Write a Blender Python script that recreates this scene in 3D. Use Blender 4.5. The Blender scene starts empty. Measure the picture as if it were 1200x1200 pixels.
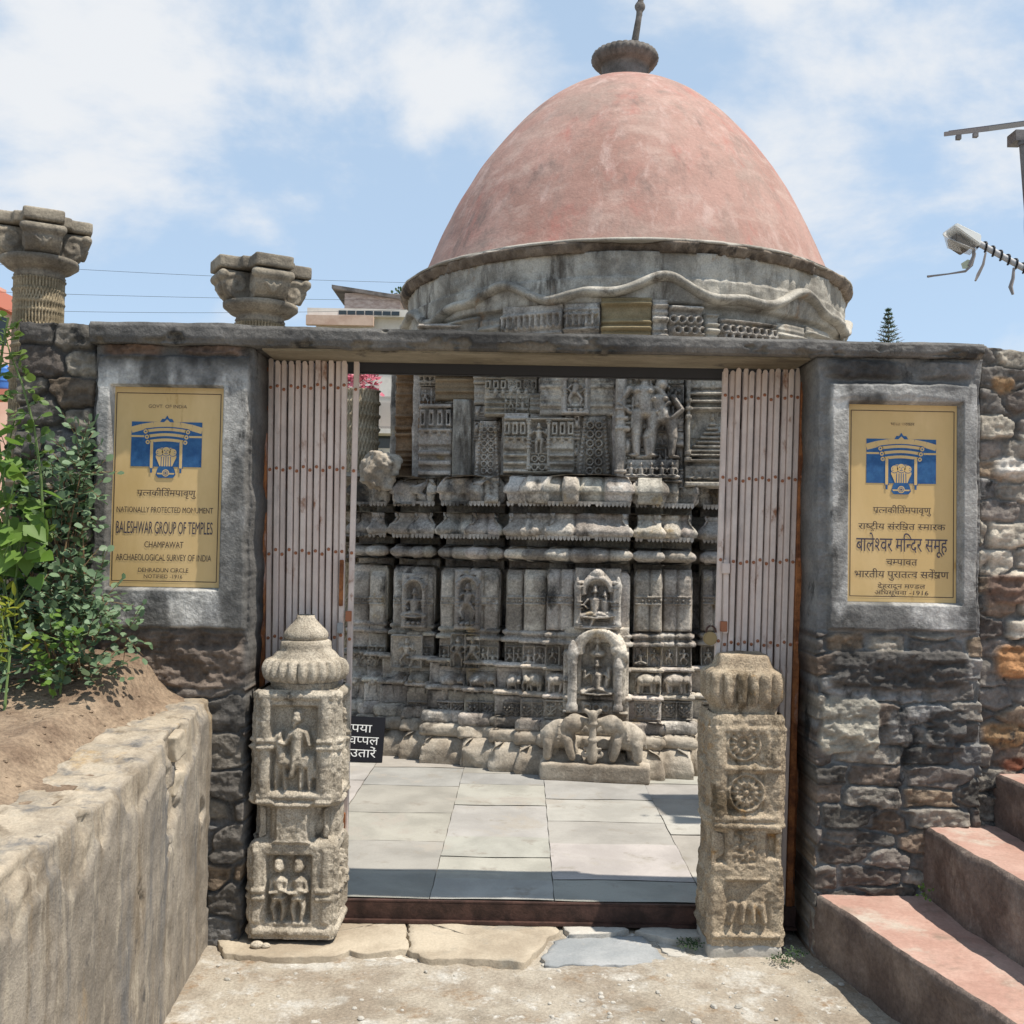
import bpy, bmesh, math, random
import numpy as np
from mathutils import Vector, Matrix, Euler
SC = bpy.context.scene
# ------------------------------------------------------------------ camera
FPX = 1200.0
PITCH = math.atan(36 / FPX); ROLL = 0.018; EYE = 1.6
cam_d = bpy.data.cameras.new('camera'); cam_d.sensor_width = 36; cam_d.lens = 36 * FPX / 1200
cam_d.clip_start = 0.05; cam_d.clip_end = 3000
cam = bpy.data.objects.new('camera', cam_d); SC.collection.objects.link(cam)
CR = Matrix.Rotation(math.pi / 2 + PITCH, 3, 'X') @ Matrix.Rotation(ROLL, 3, 'Z')
cam.matrix_world = Matrix.Translation((0, 0, EYE)) @ CR.to_4x4()
SC.camera = cam
def P(px, py, d):
    """the point of the place seen in the photograph at (px,py), at the distance d ahead"""
    v = CR @ Vector(((px - 600) / FPX, -(py - 600) / FPX, -1))
    t = d / v.y
    return Vector((v.x * t, d, EYE + v.z * t))
# ------------------------------------------------------------------ sky, sun, exposure
SUN = Vector((0.41, -0.155, 1.0)).normalized()
w = bpy.data.worlds.new('World'); SC.world = w; w.use_nodes = True
nt = w.node_tree; N = nt.nodes; L = nt.links; N.clear()
out = N.new('ShaderNodeOutputWorld')
sky = N.new('ShaderNodeTexSky'); sky.sky_type = 'NISHITA'; sky.sun_disc = False
sky.sun_elevation = math.asin(SUN.z); sky.sun_rotation = math.atan2(SUN.x, SUN.y)
sky.air_density = 1.0; sky.dust_density = 1.2; sky.ozone_density = 1.5; sky.altitude = 1600
bg = N.new('ShaderNodeBackground'); bg.inputs[1].default_value = 0.12
L.new(sky.outputs[0], bg.inputs[0])
tc = N.new('ShaderNodeTexCoord')
mp = N.new('ShaderNodeMapping'); mp.inputs['Scale'].default_value = (1.0, 1.0, 1.7)
mp.inputs['Location'].default_value = (0.35, 0.0, 0.1)
L.new(tc.outputs['Generated'], mp.inputs[0])
n1 = N.new('ShaderNodeTexNoise'); n1.inputs['Scale'].default_value = 2.9; n1.inputs['Detail'].default_value = 10
n1.inputs['Roughness'].default_value = 0.57; n1.inputs['Distortion'].default_value = 0.15
L.new(mp.outputs[0], n1.inputs['Vector'])
def blob(px, py, gain, lo):
    d = (CR @ Vector(((px - 600) / FPX, -(py - 600) / FPX, -1))).normalized()
    dp = N.new('ShaderNodeVectorMath'); dp.operation = 'DOT_PRODUCT'; dp.inputs[1].default_value = d
    nn = N.new('ShaderNodeVectorMath'); nn.operation = 'NORMALIZE'; L.new(tc.outputs['Generated'], nn.inputs[0])
    L.new(nn.outputs[0], dp.inputs[0])
    mr = N.new('ShaderNodeMapRange'); mr.inputs[1].default_value = lo; mr.inputs[2].default_value = 1.0
    mr.inputs[3].default_value = 0; mr.inputs[4].default_value = gain; mr.interpolation_type = 'SMOOTHSTEP'
    L.new(dp.outputs['Value'], mr.inputs[0]); return mr.outputs[0]
def add(a, b, op='ADD'):
    m = N.new('ShaderNodeMath'); m.operation = op
    for i, x in enumerate((a, b)):
        if isinstance(x, (int, float)): m.inputs[i].default_value = x
        else: L.new(x, m.inputs[i])
    return m.outputs[0]
s = add(add(add(n1.outputs['Fac'], -.5), 1.7, 'MULTIPLY'), .47)
for b in ((70, 110, .17, .984), (330, 95, .16, .984), (500, 130, .18, .986), (870, 90, .12, .986), (1120, 60, .08, .98), (110, 10, .10, .985)):
    s = add(s, blob(*b))
cr = N.new('ShaderNodeMapRange'); cr.interpolation_type = 'SMOOTHSTEP'
cr.inputs[1].default_value = 0.54; cr.inputs[2].default_value = 0.82; L.new(s, cr.inputs[0])
cl = N.new('ShaderNodeBackground'); cl.inputs[0].default_value = (0.93, 0.96, 1.0, 1); cl.inputs[1].default_value = 0.71
base = N.new('ShaderNodeBackground'); base.inputs[0].default_value = (0.63, 0.81, 1.0, 1); base.inputs[1].default_value = 0.78
hz = N.new('ShaderNodeMixShader'); hz.inputs[0].default_value = 0.62
L.new(bg.outputs[0], hz.inputs[1]); L.new(base.outputs[0], hz.inputs[2])
mx = N.new('ShaderNodeMixShader')
L.new(cr.outputs[0], mx.inputs[0]); L.new(hz.outputs[0], mx.inputs[1]); L.new(cl.outputs[0], mx.inputs[2])
L.new(mx.outputs[0], out.inputs[0])
sd = bpy.data.lights.new('sun', 'SUN'); sd.energy = 4.8; sd.angle = math.radians(0.55); sd.color = (1, 0.935, 0.83)
so = bpy.data.objects.new('sun', sd); SC.collection.objects.link(so)
so.rotation_euler = SUN.to_track_quat('Z', 'Y').to_euler(); so.location = (5, -3, 12)
SC.view_settings.view_transform = 'Standard'; SC.view_settings.look = 'None'
SC.view_settings.exposure = 0.36; SC.view_settings.gamma = 1
# ------------------------------------------------------------------ helpers
rng = np.random.default_rng(7); random.seed(7)
def _h(ix, iy, iz, seed):
    n = (ix.astype(np.int64) * 374761393 + iy.astype(np.int64) * 668265263 + iz.astype(np.int64) * 1274126177 + seed * 974711) & 0xffffffff
    n = ((n ^ (n >> 13)) * 1103515245) & 0xffffffff
    n = ((n ^ (n >> 16)) * 69069) & 0xffffffff
    return ((n ^ (n >> 15)) & 0xffffff) / float(0xffffff)
def vnoise(x, y, z, seed=0):
    x, y, z = np.broadcast_arrays(np.asarray(x, float), np.asarray(y, float), np.asarray(z, float))
    ix, iy, iz = np.floor(x), np.floor(y), np.floor(z)
    fx, fy, fz = x - ix, y - iy, z - iz
    fx, fy, fz = (f * f * (3 - 2 * f) for f in (fx, fy, fz))
    r = 0
    for a in (0, 1):
        for b in (0, 1):
            for c in (0, 1):
                r = r + _h(ix + a, iy + b, iz + c, seed) * (fx if a else 1 - fx) * (fy if b else 1 - fy) * (fz if c else 1 - fz)
    return r
def fbm(x, y, z=0.0, octv=4, seed=0, gain=.5):
    s = 0; a = 1; t = 0
    for i in range(octv):
        k = 2.03 ** i
        s = s + a * (vnoise(np.asarray(x) * k, np.asarray(y) * k, np.asarray(z) * k, seed + i) - .5); t += a; a *= gain
    return s / t * 2
def sst(a, b, x): t = np.clip((x - a) / (b - a), 0, 1); return t * t * (3 - 2 * t)
def link(o, parent=None):
    SC.collection.objects.link(o)
    if parent is not None: o.parent = parent
    return o
def tag(o, label=None, cat=None, group=None, kind=None):
    if label: o['label'] = label
    if cat: o['category'] = cat
    if group: o['group'] = group
    if kind: o['kind'] = kind
    return o
def empty(name, loc, label, cat, group=None):
    o = bpy.data.objects.new(name, None); o.empty_display_size = .1; link(o); o.location = loc
    return tag(o, label, cat, group)
def mesh_np(name, V, Q, mat, parent=None, smooth=True, tint=None, ngons=(), T=None):
    """mesh from arrays: V (n,3), Q (m,4) quads, T (k,3) triangles, plus loose ngons; children are given in world space"""
    V = np.asarray(V, np.float32); me = bpy.data.meshes.new(name)
    Q = np.asarray(Q, np.int32).reshape(-1, 4); T = np.zeros((0, 3), np.int32) if T is None else np.asarray(T, np.int32).reshape(-1, 3)
    if parent is not None: V = V - np.array(parent_world(parent), np.float32)
    idx = np.concatenate([Q.ravel(), T.ravel()] + [np.asarray(g, np.int32) for g in ngons]).astype(np.int32)
    sizes = np.concatenate([np.full(len(Q), 4), np.full(len(T), 3), np.array([len(g) for g in ngons], int)]).astype(np.int32)
    me.vertices.add(len(V)); me.vertices.foreach_set('co', V.ravel())
    me.loops.add(len(idx)); me.loops.foreach_set('vertex_index', idx)
    st = np.concatenate([[0], np.cumsum(sizes)[:-1]]).astype(np.int32)
    me.polygons.add(len(sizes)); me.polygons.foreach_set('loop_start', st)
    sm = np.full(len(sizes), smooth); 
    if len(ngons): sm[-len(ngons):] = False
    me.polygons.foreach_set('use_smooth', sm)
    if tint is None and 'tinted' in (mat[0] if isinstance(mat, (list, tuple)) else mat): tint = np.ones((len(V), 3))
    if tint is not None:
        at = me.color_attributes.new('tint', 'FLOAT_COLOR', 'POINT')
        c = np.ones((len(V), 4), np.float32); c[:, :3] = tint; at.data.foreach_set('color', c.ravel())
    me.update(calc_edges=True); me.validate()
    for m in (mat if isinstance(mat, (list, tuple)) else [mat]): me.materials.append(m)
    o = bpy.data.objects.new(name, me); return link(o, parent)
def parent_world(p):
    v = Vector((0, 0, 0))
    while p is not None: v = v + p.location; p = p.parent
    return v
class MB:
    """collects verts and faces of plain shapes for ONE mesh"""
    def __init__(s): s.v = []; s.f = []; s.m = []
    def add(s, v, f, m=0):
        k = len(s.v); s.v += [tuple(x) for x in v]; s.f += [tuple(i + k for i in q) for q in f]; s.m += [m] * len(f); return s
    def box(s, c, h, R=None, m=0):
        v = [Vector((x * h[0], y * h[1], z * h[2])) for z in (-1, 1) for y in (-1, 1) for x in (-1, 1)]
        if R is not None: v = [R @ q for q in v]
        c = Vector(c); return s.add([q + c for q in v], [(0, 2, 3, 1), (4, 5, 7, 6), (0, 1, 5, 4), (2, 6, 7, 3), (0, 4, 6, 2), (1, 3, 7, 5)], m)
    def tube(s, pts, r, n=8, m=0, cap=True):
        pts = [Vector(p) for p in pts]; rs = r if isinstance(r, (list, tuple)) else [r] * len(pts)
        k = len(pts); vs = []; ref = None
        for i, p in enumerate(pts):
            t = (pts[min(i + 1, k - 1)] - pts[max(i - 1, 0)]).normalized()
            if ref is None: ref = Vector((0, 0, 1)) if abs(t.z) < .9 else Vector((1, 0, 0))
            a = t.cross(ref).normalized(); b = t.cross(a).normalized(); ref = -(t.cross(a)).normalized() if False else ref
            for j in range(n):
                q = 2 * math.pi * j / n; vs.append(p + (a * math.cos(q) + b * math.sin(q)) * rs[i])
        fs = [(i * n + j, i * n + (j + 1) % n, (i + 1) * n + (j + 1) % n, (i + 1) * n + j) for i in range(k - 1) for j in range(n)]
        if cap: fs += [tuple(range(n)), tuple((k - 1) * n + j for j in reversed(range(n)))]
        return s.add(vs, fs, m)
    def prism(s, poly, axis0, axis1, o, ext, m=0):
        """2-D polygon in the plane (axis0,axis1) at o, pushed along ext"""
        o = Vector(o); a = Vector(axis0); b = Vector(axis1); e = Vector(ext); n = len(poly)
        v = [o + a * x + b * y for x, y in poly]; v += [q + e for q in v]
        return s.add(v, [tuple(range(n)), tuple(reversed(range(n, 2 * n)))] + [(i, i + n, (i + 1) % n + n, (i + 1) % n) for i in range(n)], m)
    def build(s, name, mat, parent=None, smooth=False, bevel=0, autos=False):
        me = bpy.data.meshes.new(name); off = parent_world(parent)
        me.from_pydata([tuple(Vector(v) - off) for v in s.v], [], s.f)
        ms = mat if isinstance(mat, (list, tuple)) else [mat]
        for m in ms: me.materials.append(m)
        me.polygons.foreach_set('material_index', s.m)
        bm = bmesh.new(); bm.from_mesh(me); bmesh.ops.recalc_face_normals(bm, faces=bm.faces)
        if bevel: bmesh.ops.bevel(bm, geom=[e for e in bm.edges if e.calc_face_angle(0) > .5], offset=bevel, segments=2, affect='EDGES', clamp_overlap=True)
        if smooth:
            for f in bm.faces: f.smooth = True
            for e in bm.edges: e.smooth = e.calc_face_angle(0) < .7
        bm.to_mesh(me); bm.free()
        return link(bpy.data.objects.new(name, me), parent)
def lathe(name, prof, c, mat, parent=None, n=64, mod=None, noise=0, seed=1):
    """prof: (r,z) list; mod(theta, k) multiplies the radius"""
    th = np.linspace(0, 2 * np.pi, n, endpoint=False); pr = np.array(prof, float)
    R = pr[:, 0][:, None] * np.ones(n)[None]; Zz = pr[:, 1][:, None] * np.ones(n)[None]
    if mod is not None: R = mod(R, Zz, th[None])
    X = c[0] + R * np.cos(th); Y = c[1] + R * np.sin(th); Zz = Zz + c[2]
    if noise:
        f = fbm(X * 14, Y * 14, Zz * 14, 3, seed) * noise; X = X + f * np.cos(th); Y = Y + f * np.sin(th)
    V = np.stack([X, Y, Zz], -1).reshape(-1, 3); m = len(prof)
    i = np.arange(m - 1)[:, None]; j = np.arange(n)[None]
    Q = np.stack([i * n + j, i * n + (j + 1) % n, (i + 1) * n + (j + 1) % n, (i + 1) * n + j], -1)
    return mesh_np(name, V, Q, mat, parent, ngons=[list(range(n))[::-1], [(m - 1) * n + k for k in range(n)]])
def dense(prof, step=.01):
    o = [prof[0]]
    for a, b in zip(prof, prof[1:]):
        k = max(1, int(math.dist(a, b) / step))
        o += [(a[0] + (b[0] - a[0]) * t / k, a[1] + (b[1] - a[1]) * t / k) for t in range(1, k + 1)]
    return o
# ---- height fields (carved or rough stone faces as real geometry)
class F:
    def __init__(s, w, h, res=.005, lv=0.0):
        s.w, s.h = w, h; nx = max(3, int(w / res) + 1); nz = max(3, int(h / res) + 1)
        s.x = np.linspace(0, w, nx); s.z = np.linspace(0, h, nz); s.X, s.Z = np.meshgrid(s.x, s.z); s.H = np.full(s.X.shape, float(lv)); s.lv = lv
    def _w(s, x0, z0, x1, z1):
        i0, i1 = np.searchsorted(s.x, (x0, x1)); j0, j1 = np.searchsorted(s.z, (z0, z1)); return slice(j0, j1), slice(i0, i1)
    def cap(s, x0, z0, x1, z1, r0, r1, a, lv=None):
        lv = s.lv if lv is None else lv; r = max(r0, r1); q = s._w(min(x0, x1) - r, min(z0, z1) - r, max(x0, x1) + r, max(z0, z1) + r)
        X, Z = s.X[q], s.Z[q]
        if not X.size: return s
        dx, dz = x1 - x0, z1 - z0; t = np.clip(((X - x0) * dx + (Z - z0) * dz) / (dx * dx + dz * dz + 1e-9), 0, 1)
        d2 = ((X - x0 - t * dx) ** 2 + (Z - z0 - t * dz) ** 2) / (r0 + (r1 - r0) * t) ** 2
        s.H[q] = np.where(d2 < 1, np.maximum(s.H[q], lv + a * np.sqrt(np.maximum(0, 1 - d2))), s.H[q]); return s
    def ell(s, cx, cz, rx, rz, a, lv=None, rot=0):
        lv = s.lv if lv is None else lv; r = max(rx, rz); q = s._w(cx - r, cz - r, cx + r, cz + r); X, Z = s.X[q] - cx, s.Z[q] - cz
        if not X.size: return s
        c, n = math.cos(rot), math.sin(rot); d2 = ((X * c + Z * n) / rx) ** 2 + ((-X * n + Z * c) / rz) ** 2
        s.H[q] = np.where(d2 < 1, np.maximum(s.H[q], lv + a * np.sqrt(np.maximum(0, 1 - d2))), s.H[q]); return s
    def rect(s, x0, z0, x1, z1, a, b=.006, mode='max'):
        q = s._w(x0, z0, x1, z1); X, Z = s.X[q], s.Z[q]
        if not X.size: return s
        e = np.minimum(np.minimum(X - x0, x1 - X), np.minimum(Z - z0, z1 - Z)); k = sst(0, b, e)
        if mode == 'max': s.H[q] = np.maximum(s.H[q], s.lv + (a - s.lv) * k) if a > s.lv else s.H[q]
        else: s.H[q] = s.H[q] * (1 - k) + a * k
        return s
    def carve(s, x0, z0, x1, z1, a, b=.006): return s.rect(x0, z0, x1, z1, a, b, 'set')
    def ring(s, cx, cz, r, wd, a, lv=None, a0=0, a1=7):
        lv = s.lv if lv is None else lv; q = s._w(cx - r - wd, cz - r - wd, cx + r + wd, cz + r + wd); X, Z = s.X[q] - cx, s.Z[q] - cz
        if not X.size: return s
        d = (np.hypot(X, Z) - r) / wd; t = np.mod(np.arctan2(Z, X), 2 * np.pi); ok = (d * d < 1) & (t >= a0) & (t <= a1)
        s.H[q] = np.where(ok, np.maximum(s.H[q], lv + a * np.sqrt(np.maximum(0, 1 - d * d))), s.H[q]); return s
    def noise(s, amp, sc, seed=0, o=3): s.H = s.H + amp * fbm(s.X * sc, s.Z * sc, seed * 3.7, o, seed); return s
    def blur(s, n=1):
        for _ in range(n):
            h = np.pad(s.H, 1, mode='edge'); s.H = (h[1:-1, 1:-1] * 4 + (h[:-2, 1:-1] + h[2:, 1:-1] + h[1:-1, :-2] + h[1:-1, 2:]) * 2 + h[:-2, :-2] + h[2:, 2:] + h[:-2, 2:] + h[2:, :-2]) / 16
        return s
def relief(name, o, X, f, mat, parent=None, depth=.05, tint=None, warp=None, back=True):
    """solid block whose front face is the height field f; X runs to the right along the face, up is +Z"""
    X = np.array(X, float); X = X / np.linalg.norm(X); Zv = np.array((0, 0, 1.)); Nv = np.cross(X, Zv); o = np.array(o, float)
    gx, gz = (f.X, f.Z) if warp is None else warp(f.X, f.Z)
    V = o + gx[..., None] * X + gz[..., None] * Zv + f.H[..., None] * Nv; nz, nx = f.X.shape
    idx = np.arange(nz * nx).reshape(nz, nx)
    Q = np.stack([idx[:-1, :-1], idx[:-1, 1:], idx[1:, 1:], idx[1:, :-1]], -1).reshape(-1, 4)
    b = np.concatenate([idx[0, :-1], idx[:-1, -1], idx[-1, :0:-1], idx[:0:-1, 0]])
    Vf = V.reshape(-1, 3); B = o + gx.ravel()[b][:, None] * X + gz.ravel()[b][:, None] * Zv - depth * Nv
    n = len(b); k = np.arange(n); base_i = len(Vf)
    S = np.stack([b, base_i + k, base_i + (k + 1) % n, b[(k + 1) % n]], -1)
    V2 = np.concatenate([Vf, B]); t2 = None
    if tint is not None: t2 = np.concatenate([tint.reshape(-1, 3), tint.reshape(-1, 3)[b]])
    return mesh_np(name, V2, np.concatenate([Q, S]), mat, parent, tint=t2, ngons=[[base_i + i for i in k[::-1]]] if back else ())
def remesh(mb, name, mat, parent=None, vox=.012, smooth=4):
    """fuse overlapping lumps into one continuous skin"""
    o = mb.build(name, mat, None); o.modifiers.new('r', 'REMESH').mode = 'VOXEL'; o.modifiers['r'].voxel_size = vox
    sm = o.modifiers.new('s', 'SMOOTH'); sm.iterations = smooth; sm.factor = .5
    bpy.context.view_layer.update(); dg = bpy.context.evaluated_depsgraph_get()
    me = bpy.data.meshes.new_from_object(o.evaluated_get(dg)); me.name = name
    bpy.data.objects.remove(o); me.polygons.foreach_set('use_smooth', [True] * len(me.polygons))
    if not me.materials: me.materials.append(mat)
    off = parent_world(parent); me.transform(Matrix.Translation(-off)); return link(bpy.data.objects.new(name, me), parent)
def ellipsoid(mb, c, r, R=None, n=14, k=9):
    c = Vector(c); vs = []; fs = []
    for i in range(k + 1):
        a = math.pi * i / k
        for j in range(n):
            b = 2 * math.pi * j / n; q = Vector((r[0] * math.sin(a) * math.cos(b), r[1] * math.sin(a) * math.sin(b), r[2] * math.cos(a)))
            vs.append((R @ q if R is not None else q) + c)
    fs = [(i * n + j, i * n + (j + 1) % n, (i + 1) * n + (j + 1) % n, (i + 1) * n + j) for i in range(k) for j in range(n)]
    return mb.add(vs, fs)
def bone(mb, a, b, r0, r1, n=10):
    a = Vector(a); b = Vector(b); mb.tube([a, b], [r0, r1], n); ellipsoid(mb, a, (r0,) * 3, None, 10, 6); ellipsoid(mb, b, (r1,) * 3, None, 10, 6); return mb
def copy_tree(o, parent=None):
    c = o.copy(); SC.collection.objects.link(c); c.parent = parent
    for ch in list(o.children): copy_tree(ch, c)
    return c
# ---- materials
def G(m): return m.node_tree.nodes, m.node_tree.links
def stone(name, c0, c1, scale=4, speck=.25, bump=.4, rough=.9, stain=None, tint=False, fine=90, stretch=(1, 1, 1), spots=None, bdist=.012, ramp=(.35, .65)):
    """rough mineral surface: two tones in large noise, grain, optional stain patches (colour, coverage, scale, stretch)"""
    m = bpy.data.materials.new(name); m.use_nodes = True; n, l = G(m); b = n['Principled BSDF']; b.inputs['Roughness'].default_value = rough
    b.inputs['Specular IOR Level'].default_value = .25
    tc = n.new('ShaderNodeTexCoord'); mp = n.new('ShaderNodeMapping'); mp.inputs['Scale'].default_value = stretch; l.new(tc.outputs['Object'], mp.inputs[0])
    def noi(sc, det=6, ro=.6, dis=0, src=mp):
        t = n.new('ShaderNodeTexNoise'); t.inputs['Scale'].default_value = sc; t.inputs['Detail'].default_value = det; t.inputs['Roughness'].default_value = ro; t.inputs['Distortion'].default_value = dis
        l.new(src.outputs[0] if src is mp else src.outputs[0], t.inputs['Vector']); return t
    def mix(f, a, bb, mode='MIX'):
        x = n.new('ShaderNodeMix'); x.data_type = 'RGBA'; x.blend_type = mode
        for i, v in ((0, f), (6, a), (7, bb)):
            if hasattr(v, 'default_value') or hasattr(v, 'links'): l.new(v, x.inputs[i])
            elif i == 0: x.inputs[0].default_value = v
            else: x.inputs[i].default_value = (*v, 1)
        return x.outputs[2]
    def rmp(src, a, bb):
        r = n.new('ShaderNodeMapRange'); r.inputs[1].default_value = a; r.inputs[2].default_value = bb; r.interpolation_type = 'SMOOTHSTEP'; l.new(src, r.inputs[0]); return r.outputs[0]
    big = noi(scale, 8, .62, .3); col = mix(rmp(big.outputs['Fac'], *ramp), c0, c1)
    if tint:
        m['tinted'] = 1; a = n.new('ShaderNodeAttribute'); a.attribute_name = 'tint'; col = mix(1.0, col, a.outputs['Color'], 'MULTIPLY')
    for st in (stain if isinstance(stain, list) else [stain] if stain else []):
        sc_c, cov, ssc, sstr, *sw = st; sw = sw[0] if sw else .0
        mp2 = n.new('ShaderNodeMapping'); mp2.inputs['Scale'].default_value = sstr; mp2.inputs['Location'].default_value = (ssc * 1.3, 2.1, .7); l.new(tc.outputs['Object'], mp2.inputs[0])
        t = noi(ssc, 9, .68, .2, mp2); col = mix(rmp(t.outputs['Fac'], .62 - cov * .3 - sw, .72 - cov * .2 + sw), col, sc_c)
    fn = noi(fine, 4, .7); g = n.new('ShaderNodeMapRange'); g.inputs[1].default_value = .3; g.inputs[2].default_value = .7; g.inputs[3].default_value = 1 - speck; g.inputs[4].default_value = 1 + speck * .6
    l.new(fn.outputs['Fac'], g.inputs[0]); cc = n.new('ShaderNodeCombineColor')
    for i in range(3): l.new(g.outputs[0], cc.inputs[i])
    col = mix(1.0, col, cc.outputs[0], 'MULTIPLY'); l.new(col, b.inputs['Base Color'])
    med = noi(scale * 6, 6, .65); ad = n.new('ShaderNodeMath'); ad.operation = 'ADD'
    mu = n.new('ShaderNodeMath'); mu.operation = 'MULTIPLY'; mu.inputs[1].default_value = .5; l.new(fn.outputs['Fac'], mu.inputs[0]); l.new(mu.outputs[0], ad.inputs[0]); l.new(med.outputs['Fac'], ad.inputs[1])
    bp = n.new('ShaderNodeBump'); bp.inputs['Strength'].default_value = bump; bp.inputs['Distance'].default_value = bdist; l.new(ad.outputs[0], bp.inputs['Height']); l.new(bp.outputs[0], b.inputs['Normal'])
    return m
def plain(name, c, rough=.6, metal=0, var=.0, spec=.3, trans=0):
    m = bpy.data.materials.new(name); m.use_nodes = True; n, l = G(m); b = n['Principled BSDF']
    b.inputs['Base Color'].default_value = (*c, 1); b.inputs['Roughness'].default_value = rough; b.inputs['Metallic'].default_value = metal; b.inputs['Specular IOR Level'].default_value = spec
    return m
def leafmat(name, c0, c1, trans=.35, rough=.5):
    m = bpy.data.materials.new(name); m.use_nodes = True; n, l = G(m); b = n['Principled BSDF']; b.inputs['Roughness'].default_value = rough; b.inputs['Specular IOR Level'].default_value = .35
    g = n.new('ShaderNodeNewGeometry'); x = n.new('ShaderNodeMix'); x.data_type = 'RGBA'; x.inputs[6].default_value = (*c0, 1); x.inputs[7].default_value = (*c1, 1); l.new(g.outputs['Random Per Island'], x.inputs[0])
    l.new(x.outputs[2], b.inputs['Base Color']); t = n.new('ShaderNodeBsdfTranslucent'); l.new(x.outputs[2], t.inputs[0])
    ms = n.new('ShaderNodeMixShader'); ms.inputs[0].default_value = trans; l.new(b.outputs[0], ms.inputs[1]); l.new(t.outputs[0], ms.inputs[2]); l.new(ms.outputs[0], n['Material Output'].inputs[0]); return m

def rock(name, c, h, R, mat, parent=None, vox=.012, amp=.012, seed=1, sm=2):
    """rough block: a box fused, softened and roughened"""
    mb = MB(); mb.box(c, h, R); o = remesh(mb, name, mat, parent, vox, sm); me = o.data; n = len(me.vertices); co = np.empty(n * 3, np.float32); me.vertices.foreach_get('co', co); co = co.reshape(-1, 3); no = np.empty(n * 3, np.float32); me.vertex_normals.foreach_get('vector', no); no = no.reshape(-1, 3)
    k = amp * fbm(co[:, 0] * 11, co[:, 1] * 11, co[:, 2] * 11, 3, seed) + amp * .5 * fbm(co[:, 0] * 34, co[:, 1] * 34, co[:, 2] * 34, 2, seed + 1)
    me.vertices.foreach_set('co', (co + no * k[:, None]).ravel()); me.update(); return o
# ------------------------------------------------------------------ materials
M = {}
M['temple'] = stone('temple_stone', (.26, .23, .20), (.56, .515, .455), 3.4, .45, .8, tint=True, fine=60, stain=[((.06, .055, .05), .26, 3.4, (1, 1, .6), .02), ((.60, .57, .52), .12, 6, (1, 1, 1), .02), ((.40, .31, .19), .10, 3.1, (1, 1, 1))])
M['temple_plain'] = stone('temple_stone_plain', (.27, .238, .205), (.53, .485, .428), 3.0, .35, .55, fine=70, stain=[((.085, .078, .07), .14, 2.3, (1, 1, .5)), ((.40, .31, .19), .10, 3.1, (1, 1, 1))])
M['temple_brown'] = stone('brown_stone', (.10, .058, .032), (.26, .17, .10), 4, .35, .6)
M['drum'] = stone('lime_plaster', (.22, .20, .17), (.51, .475, .41), 3.2, .3, .7, stain=[((.09, .075, .06), .26, 4.6, (1, 1, .22), .03), ((.50, .47, .42), .14, 5, (1, 1, .5), .02), ((.27, .18, .11), .12, 4, (1, 1, .5))])
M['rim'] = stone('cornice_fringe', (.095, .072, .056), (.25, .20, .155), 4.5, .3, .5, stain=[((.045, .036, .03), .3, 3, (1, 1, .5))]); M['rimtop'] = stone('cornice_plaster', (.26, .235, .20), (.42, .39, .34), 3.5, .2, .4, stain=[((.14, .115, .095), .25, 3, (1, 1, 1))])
M['dome'] = stone('pink_lime_wash', (.315, .182, .148), (.40, .245, .205), 1.5, .12, .35, .85, stain=[((.28, .19, .16), .34, 5.5, (1, 1, .10), .05), ((.47, .33, .29), .26, 7, (1, 1, .12), .04), ((.31, .225, .19), .32, 1.3, (1, 1, .9), .06), ((.43, .30, .255), .30, 2.4, (1, 1, 2.2), .05), ((.38, .16, .13), .22, 2.7, (1, 1, .5), .05), ((.21, .145, .125), .16, 3.2, (1, 1, .25), .04), ((.24, .18, .155), .12, 1.1, (1, 1, 2), .04)], fine=40, bdist=.02)
M['amalaka'] = stone('dark_stone', (.10, .09, .08), (.20, .18, .165), 6, .25, .4)
M['wall'] = stone('wall_face', (.72, .72, .72), (1.18, 1.16, 1.12), 5, .26, .7, .92, tint=True, fine=75, stain=[((.035, .034, .033), .17, 4.5, (1, 1, .6))])
M['granite'] = stone('grey_granite', (.31, .265, .205), (.55, .485, .39), 7, .55, .8, .9, fine=150, stain=[((.12, .10, .075), .15, 7, (1, 1, .6))])
M['tan_granite'] = stone('tan_granite', (.33, .257, .178), (.53, .432, .31), 6, .55, .9, .92, fine=140, stain=[((.16, .12, .075), .25, 5, (1, 1, .6)), ((.40, .24, .10), .12, 7, (1, 1, 1))])
M['capital'] = stone('weathered_capital', (.15, .13, .105), (.34, .295, .23), 4, .35, .5, fine=80, stain=[((.07, .06, .05), .18, 4, (1, 1, .5))])
M['paving'] = stone('court_slab', (.295, .282, .26), (.385, .368, .34), 2.4, .08, .12, .75, fine=120, stain=[((.42, .35, .27), .22, 1.6, (1, 1, 1)), ((.30, .285, .26), .24, 1.6, (1, 1, 1), .03), ((.26, .235, .20), .14, 6, (1, 1, 1), .02)], tint=True)
M['joint'] = stone('joint', (.10, .09, .075), (.17, .15, .12), 9, .3, .3)
M['ground'] = stone('worn_concrete', (.27, .225, .175), (.40, .355, .29), 3.6, .30, .8, .92, fine=85, stain=[((.47, .445, .40), .34, 5.3, (1, 1, 1), .02), ((.21, .18, .14), .24, 2.0, (1, 1, 1), .05), ((.25, .175, .11), .2, 6.4, (1, 1, 1), .02), ((.52, .50, .46), .15, 14, (1, 1, 1))])
M['soil'] = stone('dry_soil', (.19, .132, .09), (.32, .238, .165), 5, .4, .9, .95, fine=55, bdist=.02)
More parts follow.
